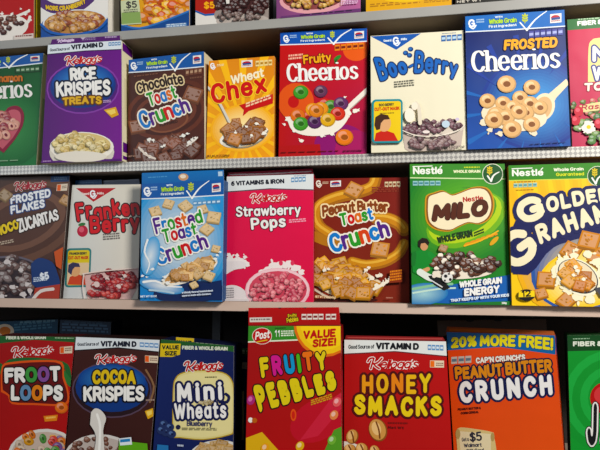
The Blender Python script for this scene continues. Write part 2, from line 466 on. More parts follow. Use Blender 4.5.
    def splash(s, pts, r, col='#efece6'):
        for x, y, k in pts:
            g = random.Random(int(x*11+y*29)); R_ = r*k; t = g.uniform(0,180)
            s.up1(); s.raw([(x+R_*g.uniform(.6,1.15)*cos(radians(a+t)), y+R_*g.uniform(.5,.95)*sin(radians(a+t))) for a in range(0,360,36)], col)
            d = g.uniform(0,6.28); s.ell(x+R_*1.1*cos(d), y+R_*1.0*sin(d), R_*.4, R_*.22, col, math.degrees(d), 7)
    # ---- finish
    def build(s, name, parent, mat=None, thick=.0009):
        # the card itself behind the ink, so that the sheet has a thickness of its own
        P = [s.local(p, -thick/EPS) for p in s.clip]; F = [s.local(p, -1) for p in s.clip]
        edge = (.55,.52,.48,1)
        vb = [s.bm.verts.new(p) for p in P]; vf = [s.bm.verts.new(p) for p in F]
        fs = [s.bm.faces.new(vb[::-1])]
        for i in range(len(P)): fs.append(s.bm.faces.new([vb[i], vb[(i+1)%len(P)], vf[(i+1)%len(P)], vf[i]]))
        for f in fs:
            for l in f.loops: l[s.ink] = edge
        me = bpy.data.meshes.new(name); 
        R = Matrix.Rotation(-s.yaw, 4, 'Z'); 
        bmesh.ops.transform(s.bm, matrix=R, verts=s.bm.verts)
        s.bm.to_mesh(me); s.bm.free(); me.materials.append(mat or M_PRINT)
        o = bpy.data.objects.new(name, me); COL.objects.link(o)
        if parent: o.parent = parent
        return o

def colour_mesh(bm, col):
    lay = bm.loops.layers.float_color.get('ink') or bm.loops.layers.float_color.new('ink')
    for f in bm.faces:
        for l in f.loops: l[lay] = hexc(col)
def link(name, bm, mat, parent=None, **props):
    me = bpy.data.meshes.new(name); bm.to_mesh(me); bm.free(); me.materials.append(mat)
    o = bpy.data.objects.new(name, me); COL.objects.link(o)
    if parent: o.parent = parent
    for k, v in props.items(): o[k] = v
    return o
def box_bm(x0,y0,z0,x1,y1,z1, bev=0):
    bm = bmesh.new()
    v = [bm.verts.new(p) for p in ((x0,y0,z0),(x1,y0,z0),(x1,y1,z0),(x0,y1,z0),(x0,y0,z1),(x1,y0,z1),(x1,y1,z1),(x0,y1,z1))]
    for f in ((3,2,1,0),(4,5,6,7),(0,1,5,4),(1,2,6,5),(2,3,7,6),(3,0,4,7)): bm.faces.new([v[i] for i in f])
    if bev: bmesh.ops.bevel(bm, geom=bm.edges[:], offset=bev, segments=2, affect='EDGES')
    return bm

# ------------------------------------------------------------------ cereal boxes
GROUPS = {}
class Box:
    def __init__(s, pose, quad, label, group, card, depth=.058, top=None):
        z, x, y, yaw, lean = pose
        s.depth = depth; s.yaw = yaw; s.lean = lean
        TL, TR, BR, BL = quad
        # cast the corners on the front plane; the bottom ones are brought down to the shelf
        s.sheet = Sheet((x,y,z), yaw, lean, [TL,TR,BR,BL])
        c = {k: s.sheet.cast(*p) for k, p in zip(('TL','TR','BR','BL'), quad)}
        def drop(a, b):   # follow the side edge a-b down to v = 0
            t = a[1]/(a[1]-b[1]); return (a[0]+(b[0]-a[0])*t, 0.0)
        c['BL'] = drop(c['TL'], c['BL']); c['BR'] = drop(c['TR'], c['BR'])
        s.c = c
        s.sheet.clip = [c['BL'], c['BR'], c['TR'], c['TL']]
        s.root = bpy.data.objects.new('cereal_box', None); COL.objects.link(s.root)
        s.root.location = (x,y,z); s.root.rotation_euler = (0,0,yaw); s.root.empty_display_size = .05
        s.root['label'] = label; s.root['category'] = 'cereal box'; s.root['group'] = group
        # the carton: four card walls, bottom and glued top, edges slightly rounded
        th = .0011
        bm = bmesh.new(); sl = sin(lean); cl = cos(lean)
        def F(p): return Vector((p[0], p[1]*sl+th, p[1]*cl))
        f = [F(c[k]) for k in ('BL','BR','TR','TL')]
        b = [Vector((p.x, th+depth+(p.z*sl/cl), p.z)) for p in f]
        vf = [bm.verts.new(p) for p in f]; vb = [bm.verts.new(p) for p in b]
        bm.faces.new(vf); bm.faces.new(vb[::-1])
        for i in range(4): bm.faces.new([vf[i], vb[i], vb[(i+1)%4], vf[(i+1)%4]])
        bmesh.ops.recalc_face_normals(bm, faces=bm.faces[:])
        bmesh.ops.bevel(bm, geom=bm.edges[:], offset=.0012, segments=2, affect='EDGES')
        colour_mesh(bm, card)
        s.carton = link('carton', bm, M_CARD, s.root)
        s.f, s.b = f, b
    def front(s): s.done = s.sheet.build('front_panel', s.root)
    def side(s, col, art=None):
        """printed panel on the side that turns towards the aisle's right end"""
        bm = bmesh.new(); lay = bm.loops.layers.float_color.new('ink')
        A, B = s.f[1], s.f[2]; Cb, D = s.b[1], s.b[2]
        off = Vector((.0006,0,0))
        def P(u, v, k=0): return (A.lerp(Cb,u)).lerp(B.lerp(D,u), v)+off+Vector((EPS*k*2,0,0))
        def quad(u0,v0,u1,v1,c,k):
            fc = bm.faces.new([bm.verts.new(P(*q,k)) for q in ((u0,v0),(u1,v0),(u1,v1),(u0,v1))])
            for l in fc.loops: l[lay] = hexc(c)
        quad(.02,.004,.98,.996,col,0)
        for i, (u0,v0,u1,v1,c) in enumerate(art or []): quad(u0,v0,u1,v1,c,i+1)
        # card thickness
        vs = [P(u,v) for u,v in ((.02,.004),(.98,.004),(.98,.996),(.02,.996))]; vi = [p-Vector((.0005,0,0)) for p in vs]
        a = [bm.verts.new(p) for p in vs]; bq = [bm.verts.new(p) for p in vi]
        for i in range(4):
            fc = bm.faces.new([bq[i], bq[(i+1)%4], a[(i+1)%4], a[i]])
            for l in fc.loops: l[lay] = hexc(col)
        link('side_panel', bm, M_PRINT, s.root)
    def flap(s, quad, back=0.0, tilt=None, name='top_flap'):
        """an upright or lifted card flap of the box top, BACK metres behind the front; its printing is drawn on the Sheet returned"""
        lean = s.lean if tilt is None else tilt
        TLq = s.c['TL']
        base = s.root.location + Vector((-sin(s.yaw), cos(s.yaw), 0))*(back+.0004+TLq[1]*sin(s.lean)) + Vector((0,0,TLq[1]*cos(s.lean)-.002))
        sh = Sheet(base, s.yaw, lean, quad)
        sh.offset = base - Vector(s.root.location)
        return sh
    def add_flap(s, sh, name='top_flap', thick=.0006):
        o = sh.build(name, s.root, thick=thick)
        o.location = Matrix.Rotation(-s.yaw, 3, 'Z') @ sh.offset
        return o
KEY, WIN, AMB = 103.0, 18.0, .12
Z1, Z2, Z3, Z4 = .6340, .3194, 0.0, -.365
G0, G1, G2, G3 = 'cereal boxes on the top shelf', 'cereal boxes on the patterned middle shelf', 'cereal boxes on the plain cream shelf', 'cereal boxes in the lowest row'
WH, CREAM = '#eeedea', '#e9e0c4'
TOASTY = ['#cf9d52','#dcb06a','#b98440','#c6934a']
CRUNCHC = ['#2f7fc4','#5a2f86','#3f9a3c','#c8302c','#2f7fc4','#5a2f86']
TOASTC = ['#3f9a3c','#c8302c','#d8792a','#3f9a3c','#2f7fc4']

# ======================= top shelf (only the lower parts are in the photograph) =======================
b = Box((Z1,-.7347,.005,.050,0), [(-60,-80),(34,-88),(34,37.7),(-58,42.5)], 'red cereal box on the top shelf showing chocolate cereal splashing in milk', G0, '#c9b23c')
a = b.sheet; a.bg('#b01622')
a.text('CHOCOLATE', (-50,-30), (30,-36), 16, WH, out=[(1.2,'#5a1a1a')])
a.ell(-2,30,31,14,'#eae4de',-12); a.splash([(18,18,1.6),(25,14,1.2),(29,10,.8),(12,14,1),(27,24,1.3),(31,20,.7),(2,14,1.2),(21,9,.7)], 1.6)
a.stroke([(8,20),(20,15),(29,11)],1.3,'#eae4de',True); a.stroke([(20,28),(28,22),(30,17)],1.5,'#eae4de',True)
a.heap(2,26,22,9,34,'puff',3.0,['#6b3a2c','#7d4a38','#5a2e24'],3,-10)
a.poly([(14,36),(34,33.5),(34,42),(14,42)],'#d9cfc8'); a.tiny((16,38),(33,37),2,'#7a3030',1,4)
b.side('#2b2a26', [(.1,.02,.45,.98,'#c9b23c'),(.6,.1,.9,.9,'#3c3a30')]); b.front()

b = Box((Z1,-.4982,.0061,.0336,0), [(40,-88),(108,-95),(108,34.2),(41,38.2)], 'white cereal box on the top shelf with tan flakes in a blue bowl', G0, '#e4e2dc')
a = b.sheet; a.bg('#e6e4e0')
a.stroke([(43,3),(52,8),(66,9),(80,6),(90,-2)],5,'#5b3d78',True); 
a.text('MORE CRANBERRY', (46,9.5), (86,3), 5, '#e2c23e', .7, arc=-4, out=[(.7,'#4a2c62')])
a.ell(75,24,34,14.5,'#23549a',-4); a.ell(75,21.5,32.5,12,'#dfe4ea',-4); a.poly([(41,26),(109,20),(109,32),(70,36),(41,38.5)],'#23549a')
a.ell(75,22,31,11.5,'#b98a55',-4); a.heap(75,20.5,28,9,70,'flake',4.6,['#c79a62','#b5834a','#d8b078','#a87440','#9c5a40'],8,-4)
a.stroke([(42,25),(52,33),(75,35),(98,30),(108,20)],1.2,'#2f66b0',True)
b.side('#e2ded6'); b.front()

b = Box((Z1,-.2885,.006,.0251,0), [(120,-90),(189,-98),(189.5,27.5),(121.5,31.8)], 'cereal box on the top shelf with big orange flakes and a green dollar tag', G0, '#dcd6c4')
a = b.sheet; a.bg('#d9a548')
a.heap(166,8,28,17,46,'flake',6.5,['#e0a040','#d88a34','#c8642c','#e8bc5c','#c97a30'],4)
a.poly([(121,25),(140,29),(165,22),(190,12),(190,34),(121,34)],'#23508e'); a.stroke([(122,25),(140,28.5),(165,21),(190,11)],.9,'#3f78b8',True)
a.poly([(121,1),(139,-1),(142,24),(122,25.5)],'#c9cfae'); a.poly([(122,13),(140.5,12),(141.5,23),(122,24.5)],'#8fa86a'); a.text('$5',(126.5,9),(137.5,8),7,'#4c4a46',.7); a.tiny((124,14),(138,13),4,'#6d705e',2,7)
a.poly([(166,24.5),(187,23),(187,28),(166,29)],'#5f86b2'); a.tiny((167,28),(186,26.6),3.4,'#c8d4e0',2,2)
b.side('#23324c'); b.front()

b = Box((Z1,-.1007,.0061,.0479,0), [(195,-100),(269,-106),(268.5,21.5),(195.5,26)], 'white cereal box on the top shelf with a dark bowl of chocolate puffs', G0, '#3a2420')
a = b.sheet; a.bg('#dad7d2')
a.poly([(195,-40),(224,-42),(223,9),(219,15),(205,16),(195,12)],'#2f62a4'); a.poly([(195,-40),(222,-42),(221,8),(217,13),(205,14),(195,10)],'#a8342c'); a.text('$5', (204,9),(215,8.4),7,'#e6b04a',.8)
a.ell(243,15,29,12,'#9a8f8a'); a.ell(243,21,27,8,'#b5aca6'); a.ell(243,2,30,12,'#4a2c2c')
a.heap(243,4,27,11,80,'puff',3.1,['#4a2a28','#5a3632','#3e2222'],6); a.heap(243,17,24,4.5,26,'puff',2.4,['#8a7872','#75625e'],7)
a.poly([(226,-2),(230,-2.4),(230,4.5),(227,4.8)],'#dddad4')
b.side('#2e2420'); b.front()

b = Box((Z1,.1004,.0061,.0404,0), [(276,-106),(361,-112),(360.5,13.5),(276.5,20.3)], 'mauve pink cereal box on the top shelf with a pink bowl of pale cereal', G0, '#6b4a6c')
a = b.sheet; a.bg('#7c4a78','#b06a96','#b06a96','#7c4a78')
a.ell(313,0,33.5,13.5,'#d7a3a8',-3); a.ell(313,-2,30.5,11.5,'#8a4d4d',-3)
a.heap(313,-2,28,9.5,80,'puff',2.6,['#cda35c','#bd8f4c','#d9b878','#a8723c'],5,-3)
a.poly([(281,17),(361,9),(361,16),(281,22)],'#6a3f70'); a.tiny((341,6),(358,4.6),5,'#d7b9d2',3,8); a.tiny((300,17.4),(352,12.5),2,'#3c2444',1,2)
b.side('#3c2a3e'); b.front()

b = Box((Z1,.2987,.0057,.0221,0), [(366,-112),(451,-119),(451.5,5.5),(366,11.8)], 'plain mustard yellow cereal box on the top shelf with faint brown print', G0, '#c99a2c')
a = b.sheet; a.bg('#d6a730'); a.tiny((370,8),(420,3.6),4,'#a87a22',2,4); a.tiny((424,3.4),(449,1.6),3,'#a87a22',2,5); a.ell(408,-4,26,6,'#e0bc4c',-4); a.tiny((376,1),(440,-4),3,'#93691c',1,11)
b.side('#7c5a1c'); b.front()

b = Box((Z1,.4894,.0055,.0246,0), [(455,-119),(545,-125),(546,-3),(455.5,4.5)], 'black cereal box on the top shelf with white small print along its foot', G0, '#1d1a18')
a = b.sheet; a.bg('#1d1a18'); a.text('NET WT', (457,3), (482,1.2), 2.4, '#c9c4ba', .4); a.tiny((458,-1),(480,-2.6),2,'#b8a98a',1,4)
b.side('#15120f'); b.front()

# ======================= patterned middle shelf =======================
b = Box((Z2,-.7062,.006,-.0276,.0249), [(-44,61),(43.5,53),(36.2,164.5),(-48,169)], 'green cereal box with cinnamon coloured lettering and a red heart filled with ring cereal', G1, '#d9d3b4')
a = b.sheet; a.bg('#1c5a30','#2b7a44','#1d5c30','#164c28')
a.glow(4,128,42,40,'#4f9a5c','#236b3a')
a.gmband((-44,61),(43.5,53),(42.6,63),(-44,72))
a.poly([(15,67),(41,65.5),(40.6,72),(15,73.6)],'#1b4424'); a.facts((16,72.6),(40,71),4.6,'#3f6a48','#a9bfa4',5)
a.text('Apply Cinnamon', (-34,84), (23,81.5), 8, '#c9793a', .9, out=[(.6,'#2c4a22')])
a.text('Cheerios', (-37,101.5), (33,97), 17.5, WH, 1.45, pen=(1.05,.5), serif=True, gap=3.0, h2=18)
a.poly([(4,153)]+[(x,y) for x,y in catmull([(-12,142),(-21,126),(-18,112),(-7,109),(1,118),(8,108),(18,106),(24,113),(23,126),(15,140)],False)]+[(4,153)],'#8e2b46')
a.poly([(3,149)]+[(x,y) for x,y in catmull([(-10,139),(-18,125),(-15,114),(-7,112),(1,121),(9,111),(17,110),(21,115),(20,126),(13,138)],False)]+[(3,149)],'#c46a78')
a.heap(3,125,14,11,34,'ring',4.4,['#c98a80','#b86a6a','#d8a898','#a84a5a'],5,0,'#7a2a3c')
a.tiny((-30,163.5),(20,161.5),1.6,'#8fb090',1,5)
b.side('#d8d2b0', [(.1,.05,.3,.6,'#a8b890'),(.45,.1,.9,.3,'#b8b48c')]); b.front()

b = Box((Z2,-.4703,-.016,.0389,.0215), [(48,44.9),(121.5,40.4),(122,162),(41.4,164.7)], 'purple cereal box with a blue oval title and a white bowl of golden puffed rice', G1, '#ded8c2')
a = b.sheet; a.bg('#5c1a78','#7d2a92','#6f2288','#571a70')
a.poly([(46,44),(122,39),(122,49.2),(85,50.6),(47,54.4)],'#dde4ea'); a.stroke([(46,54.6),(85,51),(122,49.4)],.5,'#3d1450')
a.text('Good Source of', (50,51.6), (70,50), 3, '#23263a', .34); a.text('VITAMIN D', (71.4,49.8), (103.5,47), 5, '#1d2032', .75)
a.facts((108.4,46),(121,45.2),3.6,'#6a92bc','#d4e0ea',4)
a.ell(83,88,36.5,26,'#8a4aa6',-4); a.ell(83,88,35,24.5,'#54207a',-4); a.ell(83,86,33,22,'#173f86',-4); a.glow(83,82,31,18,'#4f9cd8','#1c4f9c',-4)
a.kelloggs((66.5,65),(101.5,62.4),8.4)
a.text('RICE', (70.5,82), (97,80.4), 14, WH, 1.7,fat=1.15, out=[(1.6,'#16223e')])
a.text('KRISPIES', (56.5,97.6), (111,95), 16, WH, 1.9, out=[(1.8,'#16223e')], arc=-1)
a.text('TREATS', (63,106), (102,104.4), 8, '#d8b048', 1.3, out=[(1.4,'#6a4414')], arc=1)
a.poly([(104,110),(116,107),(119,115),(112,118)],'#d8a83a'); a.poly([(106,111),(115,109),(116,113),(111,115)],'#ecd27a'); a.tiny((103.5,103.5),(111,102.8),3,'#c9a8d4',2,3)
a.ell(82,152,32.5,19,'#d8d2c8'); a.ell(82,147,32,15,'#efeae0'); a.ell(82,145,29,12,'#d9c48e')
a.heap(82,144,27,10.5,70,'puff',3.6,['#e6d6a0','#dcc688','#efe2b8','#d2b878'],9)
a.poly([(42,161.5),(122,159),(122,165),(42,166)],'#5c1a78'); a.ell(82,157,26,5.5,'#e6e0d4'); a.tiny((44,162.6),(52,162.3),1.4,'#c0a0cc',1,2)
f = b.flap([(52,39.4),(120,35.4),(120.3,41.5),(50,46)], .001, .02)
f.bg('#5a2270'); f.kelloggs((58,42.4),(74,41.4),3.2,'#d8c6e0','#7a3a92',.2); f.tiny((82,41),(96,40.2),3,'#9a86ac',2,4); f.poly([(80,37.5),(86,37.2),(83,39.5)],'#c9bcd4'); f.tiny((105,39),(117,38.4),2.4,'#b9a4c6',1,7)
b.side('#ddd6bc', [(.05,.08,.95,.16,'#5c1a78'),(.05,.02,.95,.05,'#5c1a78'),(.2,.3,.8,.7,'#d0c8aa'),(.05,.92,.95,.99,'#5c1a78')]); b.front(); b.add_flap(f)

b = Box((Z2,-.2570,.0058,-.0287,.0041), [(128.7,60),(204,51.5),(204.5,158.2),(127.6,161)], 'dark brown chocolate toast cereal box with rainbow lettering under a blue band', G1, '#d8cfb8')
a = b.sheet; a.bg('#4a261e','#53291f','#5c3226','#4a281f')
for k,(rx,ry,c) in enumerate([(40,27,'#6a3a2a'),(36,23,'#4d271d'),(31,19,'#704030'),(27,15.5,'#4f281e')]): a.ell(166,112,rx,ry,c,-10)
a.ell(178,92,24,11,'#643626',-12); a.ell(176,92,19,8,'#492319',-12)
a.ell(168,121,21,11,'#8a5a42',-14); a.ell(168,121,19,9.5,'#6f4030',-14); a.text('ARTIFICIALLY',(158,122.5),(179,117.5),3,'#3a1c14',.4); a.text('FLAVORED',(160,127),(178,122.5),3,'#3a1c14',.4)
a.square(193,94,8.5,'#8a5a40',20); a.square(137,126,7.5,'#8a5a40',-12)
a.gmband((128.7,60),(204,51.5),(204,66.6),(129,72.6))
a.facts((185.5,76),(202.5,73.5),6.4,'#7a5040','#b89a80',4); a.tiny((134,78),(158,75),2,'#7c5545',1,8); a.tiny((190,80),(202,78.6),2.4,'#7a5545',1,5)
a.text('Chocolate', (138,95), (184.5,84.5), 11.5, '#2c140e', 1.15, out=[(1.3,'#e2cfa8')], arc=2)
a.text('Toast', (150,107), (178,98), 14, ['#3f9a3c','#c8302c','#2f7fc4','#d8792a','#3f9a3c'], 1.5, out=[(1.3,'#efe9dc')])
a.text('Crunch', (143,130), (191.5,111.5), 19, CRUNCHC, 2.0, out=[(1.5,'#efe9dc')], h2=16)
a.ell(166,152,36,12,'#3f1f18',-6); a.heap(168,149,31,9.5,24,'square',6,['#7a4a34','#693c2a','#8a5640'],6,-6)
a.splash([(150,140,1.6),(154,140.5,1.2),(184,136,1.8),(188,134,1.2),(163,147,1),(165,146,1.1),(190,143,1.6),(193,140,1.3),(196,138,.9),(142,150,1.3),(146,154,1.5),(151,157,1.4)],1.5)
a.stroke([(140,148),(147,155),(156,159)],1,'#e2d6cc',True); a.stroke([(188,146),(195,141),(198,138)],.9,'#e8e0d8'); a.text('NET WT',(129.5,157.5),(137,157.2),1.6,'#a08070',.25)
b.side('#d6ccb0', [(.1,.1,.9,.35,'#bfa98a'),(.1,.5,.9,.9,'#8f6a50')]); b.front()

b = Box((Z2,-.0791,.0058,-.0041,.0389), [(209,61),(274.4,56),(273.8,156.8),(206,158.6)], 'amber yellow cereal box with big red lettering and a spoon of woven squares', G1, '#c98a1c')
a = b.sheet; a.bg('#eeb02c','#e8a224','#d98e1c','#dc951e')
g = random.Random(2)
for k in range(22):
    t = radians(k*360/22+5); a.poly([(243,130),(243+90*cos(t),130+90*sin(t)),(243+90*cos(t+.11),130+90*sin(t+.11))],'#f2bf48')
a.glow(243,128,33,24,'#fff2c0','#f0b63a',-8,8)
a.gmark(213,66,5.5); a.tiny((217,67),(224,66.4),2.6,'#f4e0b0',2,2)
a.tops(241.5,60,252.5,67.5); a.facts((255.5,66.6),(272.6,65.2),5.6,'#ecd9a0','#b88a40',4)
a.stroke([(207,87),(213,93),(221,106),(229,122)],1.5,'#d9d6cc',True); a.stroke([(207,88.5),(213,95),(220,107),(228,123)],.5,'#8a8272',True)
a.text('Wheat', (231.5,85), (264.5,76.8), 9.4, '#f6ecd0', .95, slant=.12)
a.text('Chex', (212.5,105), (267.5,92), 20.5, '#c8281c', 2.3, out=[(.9,'#f4cf5c')], slant=.08, h2=19, gap=5)
a.poly([(239.3,105.3),(250,102),(273,94),(273,103.5),(249,111),(243,116.2),(244,110)],'#c4221c'); a.tiny((246,108.5),(271,99.6),5.4,'#f0d0b0',2,6)
a.ell(244,136,25,9.5,'#f3efe4',-14); a.ell(245,139,23,7,'#dcd8cc',-14); a.stroke([(223,141),(232,147),(248,147),(262,140),(268,131)],.7,'#9a9484',True)
a.heap(245,129,21,10,26,'square',5.2,['#a8703c','#8f5a2c','#b98048','#9a6434'],8,-16)
a.splash([(236,133,1.2),(257,124,1.3),(247,127,1),(264,134,1.5),(252,136,1.2)],1.6,'#f4f0e6')
a.text('NET WT 14 OZ (396g)', (207.5,157.4), (230,156.6), 1.9, '#7a4a14', .28)
b.side('#c98a1c'); b.front()

b = Box((Z2,.1087,.0059,.0137,.0337), [(280.3,32.9),(367,28.2),(366.4,153.6),(278.6,156.7)], 'red cereal box with a blue band and a spoonful of multicoloured rings in milk', G1, '#a01424')
a = b.sheet; a.bg('#b4122c','#9c1a54','#c4142a','#c01226')
a.ell(341,146,27,22,'#8e2272'); a.ell(355,150,20,20,'#a83068'); a.poly([(279,146),(320,144),(321,157),(279,158)],'#b0122c'); a.ell(356,50,13,11,'#dd6a28')
a.gmband((280.3,32.9),(367,28.2),(367,41.2),(280.3,44.9),col='#1d5cae')
a.facts((334.5,51),(364.5,48.6),6,'#e08a34','#7a2a1c',5)
a.tiny((288.5,61),(303,59.6),6,'#f0b8a4',2,9)
a.text('Fruity', (303.7,64.4), (331.6,61.6), 9.2, '#e8b23c', .95, out=[(.8,'#7c1020')])
a.ell(337.5,58,4.2,1.9,'#3f8a3c',-35); a.ell(336,61.5,2.4,1.3,'#2f6a30',-60)
a.text('Cheerios', (287,82.4), (358.6,79), 18.6, WH, 1.6, pen=(1.05,.5), serif=True, gap=3.0, h2=18)
a.ell(296,102,18,19,'#d8641e'); a.ell(293.5,102,5.5,6,'#bc1424'); 
a.poly([(348,105),(353,100),(366.6,87.5),(366.6,93.5),(353,107),(348,111)],'#ece6dc'); a.stroke([(349,110.5),(355,105),(366,94.6)],.5,'#b0a49c')
a.poly(catmull([(285,117),(288,122),(292,130),(303,135),(318,136),(334,133),(344,125),(350,114),(347,106),(337,108)],False)+[(320,112),(300,116)],'#efe9de')
a.splash([(284.5,124.5,1.1),(287,120,1.2),(301.5,140.6,1.5),(355,111,2),(349,113.5,1.8),(344.7,97.4,1),(322,135.5,1.6),(332,134,1.4),(294,131,1.2),(358,110,1)],1.6,'#f1ece2')
R = [(308,118,'#d2453c'),(325,105,'#c83a34'),(313,110,'#e0a030'),(298,116,'#d87a3a'),(331,107,'#5f9a44'),(341,104,'#6a3a6a'),(321,109,'#e09a2c'),(338,114,'#cf4638'),(301,124,'#4f9a3c'),(315,122,'#5c3064'),(328,120,'#dcb03c'),(316.5,111,'#d88a2c')]
for x,y,c in R: a.ring(x,y,7.6,c)
a.ring(301,92.5,7.6,'#4f9a3c'); a.ring(321,91.5,6.8,'#6a3f5e'); a.ring(344.5,137.5,9,'#e0862a')
a.tiny((281,153.6),(340,151.8),1.3,'#7a0c1c',1,3); a.text('NET WT 12 OZ (340g)',(343,152.2),(362,151.4),1.6,'#5a0c30',.26)
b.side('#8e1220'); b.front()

b = Box((Z2,.3158,-.008,.0194,.0418), [(370.5,36),(463.5,30.3),(467,150.8),(371.3,153.6)], 'cream cereal box with a blue corner triangle and lumpy blue lettering over purple puffs', G1, '#d6cfb8')
a = b.sheet; a.bg('#e7e1cb')
a.poly([(370.6,36.4),(421,33.4),(396.2,49.8)],'#2560ac'); a.gmark(396.5,41,7.5); a.text('General',(383.6,42),(391.5,41.4),2.4,'#dfe8f0',.3); a.text('Mills',(401,40.6),(407,40),2.4,'#dfe8f0',.3)
a.facts((441,41.6),(462.4,40),6,'#3f6ea6','#b8cfe0',4); a.tiny((442,34.5),(456,33.6),1.2,'#8a98a8',1,2)
for x,y in ((410.6,49.2),(405.6,53),(409.6,55.4)): a.ell(x,y,2.7,2.4,'#1b3f7a'); a.ell(x-.4,y-.4,1.6,1.4,'#3a74b8')
a.text('Boo', (380.5,81.5), (408.5,73), 25, '#2f6cb8', 3.1, fat=1.1, out=[(1.2,'#12305f')], h2=15, gap=6.5)
a.stroke([(409.5,67),(413,65)],1.6,'#1b3f7a'); a.stroke([(410,66.6),(412.6,65.2)],.9,'#2f6cb8')
a.text('Berry', (414,73.4), (457,76.5), 23, '#2f6cb8', 2.9, fat=1.05, out=[(1.2,'#12305f')], h2=15, gap=5.5, arc=1.5)
a.tiny((394,88.6),(414,86.6),7,'#6a6a60',3,4)
a.poly([(402,132),(464,126),(461,146),(452,151),(412,153),(405,149)],'#c6b8ae')
a.ell(434,129,31,8,'#d6ccc0',-4); a.heap(433,127,29,6.5,60,'puff',3.2,['#6a4650','#5a3a44','#7a5660','#8a6670'],3,-4); a.heap(432,141,25,7,46,'puff',2.9,['#8a6e70','#a08a88','#75585e'],8,-3)
a.stroke([(402,131),(418,136.5),(440,136),(458,131),(464,126)],.5,'#e8e0d4',True)
a.ell(445.6,124.8,4,3.6,'#c2d2e0'); a.ell(426,132.6,3.6,1.6,'#e8dcd8'); a.ell(457,120,2,1.6,'#d0c4d8')
a.stroke([(416,104),(419,110),(420,124)],1.9,'#e2d9c8',True); a.ell(414.5,107,3.2,4,'#efe6d6'); a.ell(409.5,116,5,7,'#efe8da')
a.rrect(372,100.4,402.6,144,4,'#35909a'); a.rrect(374,102.4,400.8,142,2.6,'#e6c938')
a.text('BOO BERRY',(379,107.4),(394,106.6),2.8,'#4a4434',.4); a.text('CUT-OUT MASK',(374.6,112),(399.6,110.8),3.6,'#c8482c',.5); a.tiny((380,115.4),(394,114.8),1.6,'#8a7430',1,2)
a.poly([(374.4,142),(376,134),(384,130.5),(394,134),(398,141.6)],'#c23a2a'); a.ell(384,124,7,8.5,'#dcae84'); a.poly([(374.5,126),(375.5,118),(381,114.6),(388,116),(390,120),(384,120.5),(381,124),(380,130),(376.5,131)],'#4a2c1c')
a.text('NET WT 9.6 OZ (272g)',(435,149.6),(464,148.2),2,'#4a4440',.3)
b.side('#cfc8b0'); b.front()

b = Box((Z2,.5181,-.010,.002,.03), [(465.2,16.5),(564.3,9.8),(570.6,145.6),(467.8,150.8)], 'deep blue cereal box with a big white spoon heaped with tan rings', G1, '#1a3f84')
a = b.sheet; a.bg('#2058a8','#24569f','#16175e','#15165a')
a.glow(534,104,54,46,'#5aa8e2','#1e3f90'); 
for k in range(16):
    t = radians(k*22.5+8); a.poly([(530+38*cos(t),104+34*sin(t)),(530+75*cos(t+.02),104+70*sin(t+.02)),(530+75*cos(t+.1),104+70*sin(t+.1))],'#2f6cb4' if k%16<9 else '#24449a')
a.gmband((465.2,16.5),(564.3,9.8),(564.9,26.2),(465.6,32),col='#2c70b8')
a.facts((528.5,38),(563.4,35),6.6,'#4c4f9a','#a9b0d8',6)
a.text('FROSTED', (503.5,50.6), (557,47.6), 10.6, '#eeb02a', 1.3, slant=.14, out=[(.9,'#14123c')])
a.text('Cheerios', (471.5,72.6), (560.6,68), 21.5, WH, 1.75, pen=(1.05,.5), serif=True, gap=2.9, h2=21)
a.poly([(545,97),(551,92),(566,79),(569,84),(556,98),(551,108)],'#ead9bc'); a.ell(543.5,107,11,14,'#ecdcc0',18); a.ell(543,108,8.6,11.5,'#d8b488',18)
a.ell(514,116,33,15,'#ecdfc6',6); a.splash([(484,122,3),(490,130,2.2),(534,133,2.4),(528,128,3),(500,134,2)],1.7,'#e8dcc4')
for x,y,r in ((503,103.5,8),(520,98,8),(513,108,8.5),(530,104,8.5),(526,113,8.5),(540,108,8),(496,115,9),(506,118,9),(519,112,8.6),(494,120,9.5),(512,129.5,9.6),(531.5,124.6,8.6),(506.5,84.4,9.6),(531.6,87.6,8.4),(487.4,101.2,8.2)): a.ring(x,y,r,'#dcb482','#8a5a34','#ecd0a8')
a.tiny((530,145.4),(566,143.2),1.2,'#1a2c66',1,3)
b.side('#16305f'); b.front()

b = Box((Z2,.7086,.006,-.0037,.03), [(567.2,19.6),(655,13),(667,140),(572.3,145)], 'raspberry pink cereal box at the shelf end with green leaves and a green top band', G1, '#c9c0a0')
a = b.sheet; a.bg('#b83a5c','#c04462','#c43058','#c22e56')
a.poly([(560,20),(660,12),(660,23),(560,31)],'#2c7038'); a.text('FIBER &',(577.5,26),(602,24),4.8,WH,.7); a.tiny((578,20.5),(600,19),1.6,'#b8d0b0',1,4)
a.poly(catmull([(588,82),(588.5,48),(592,40),(598,38),(620,36),(645,40),(648,80)],False)+[(588,82)],'#e8d898'); a.text('Mini',(592.5,62),(640,58),16,'#e8e6ea',1.8,out=[(1.6,'#3a4488')]); a.text('Wheats',(593,81),(646,78),15,'#e8e6ea',1.8,out=[(1.6,'#3a4488')])
a.text('TOUCH', (584,91.6),(632,88.6),8.4,'#efe6d8',1.1,out=[(.9,'#9a2a44')],slant=.1)
a.heap(610,108,44,9,50,'flake',3.6,['#6a7a3c','#84924c','#4f6a34','#b86a60'],3); a.poly([(579,106),(600,102),(646,100),(646,107),(600,110.5),(580,113)],'#d9cf9c'); a.text('Raspberry',(581,110.6),(632,106.4),5.4,'#b02c48',.7,slant=.2)
a.heap(612,130,40,14,60,'flake',4.4,['#3f6a34','#5a8444','#82a060','#2f5a30'],5); a.splash([(586.5,124,2),(590,126,2),(584,128,2.2),(588,131,2),(592,129.5,1.8)],2,'#ece2dc'); a.ell(588,127.6,2.2,2,'#e2c84a')
for x,y in ((578,112),(575,121),(598,124),(604,132)): a.ell(x,y,4.6,5,'#c02a44'); a.ell(x-1,y-1.4,2.2,2,'#dc6a78')
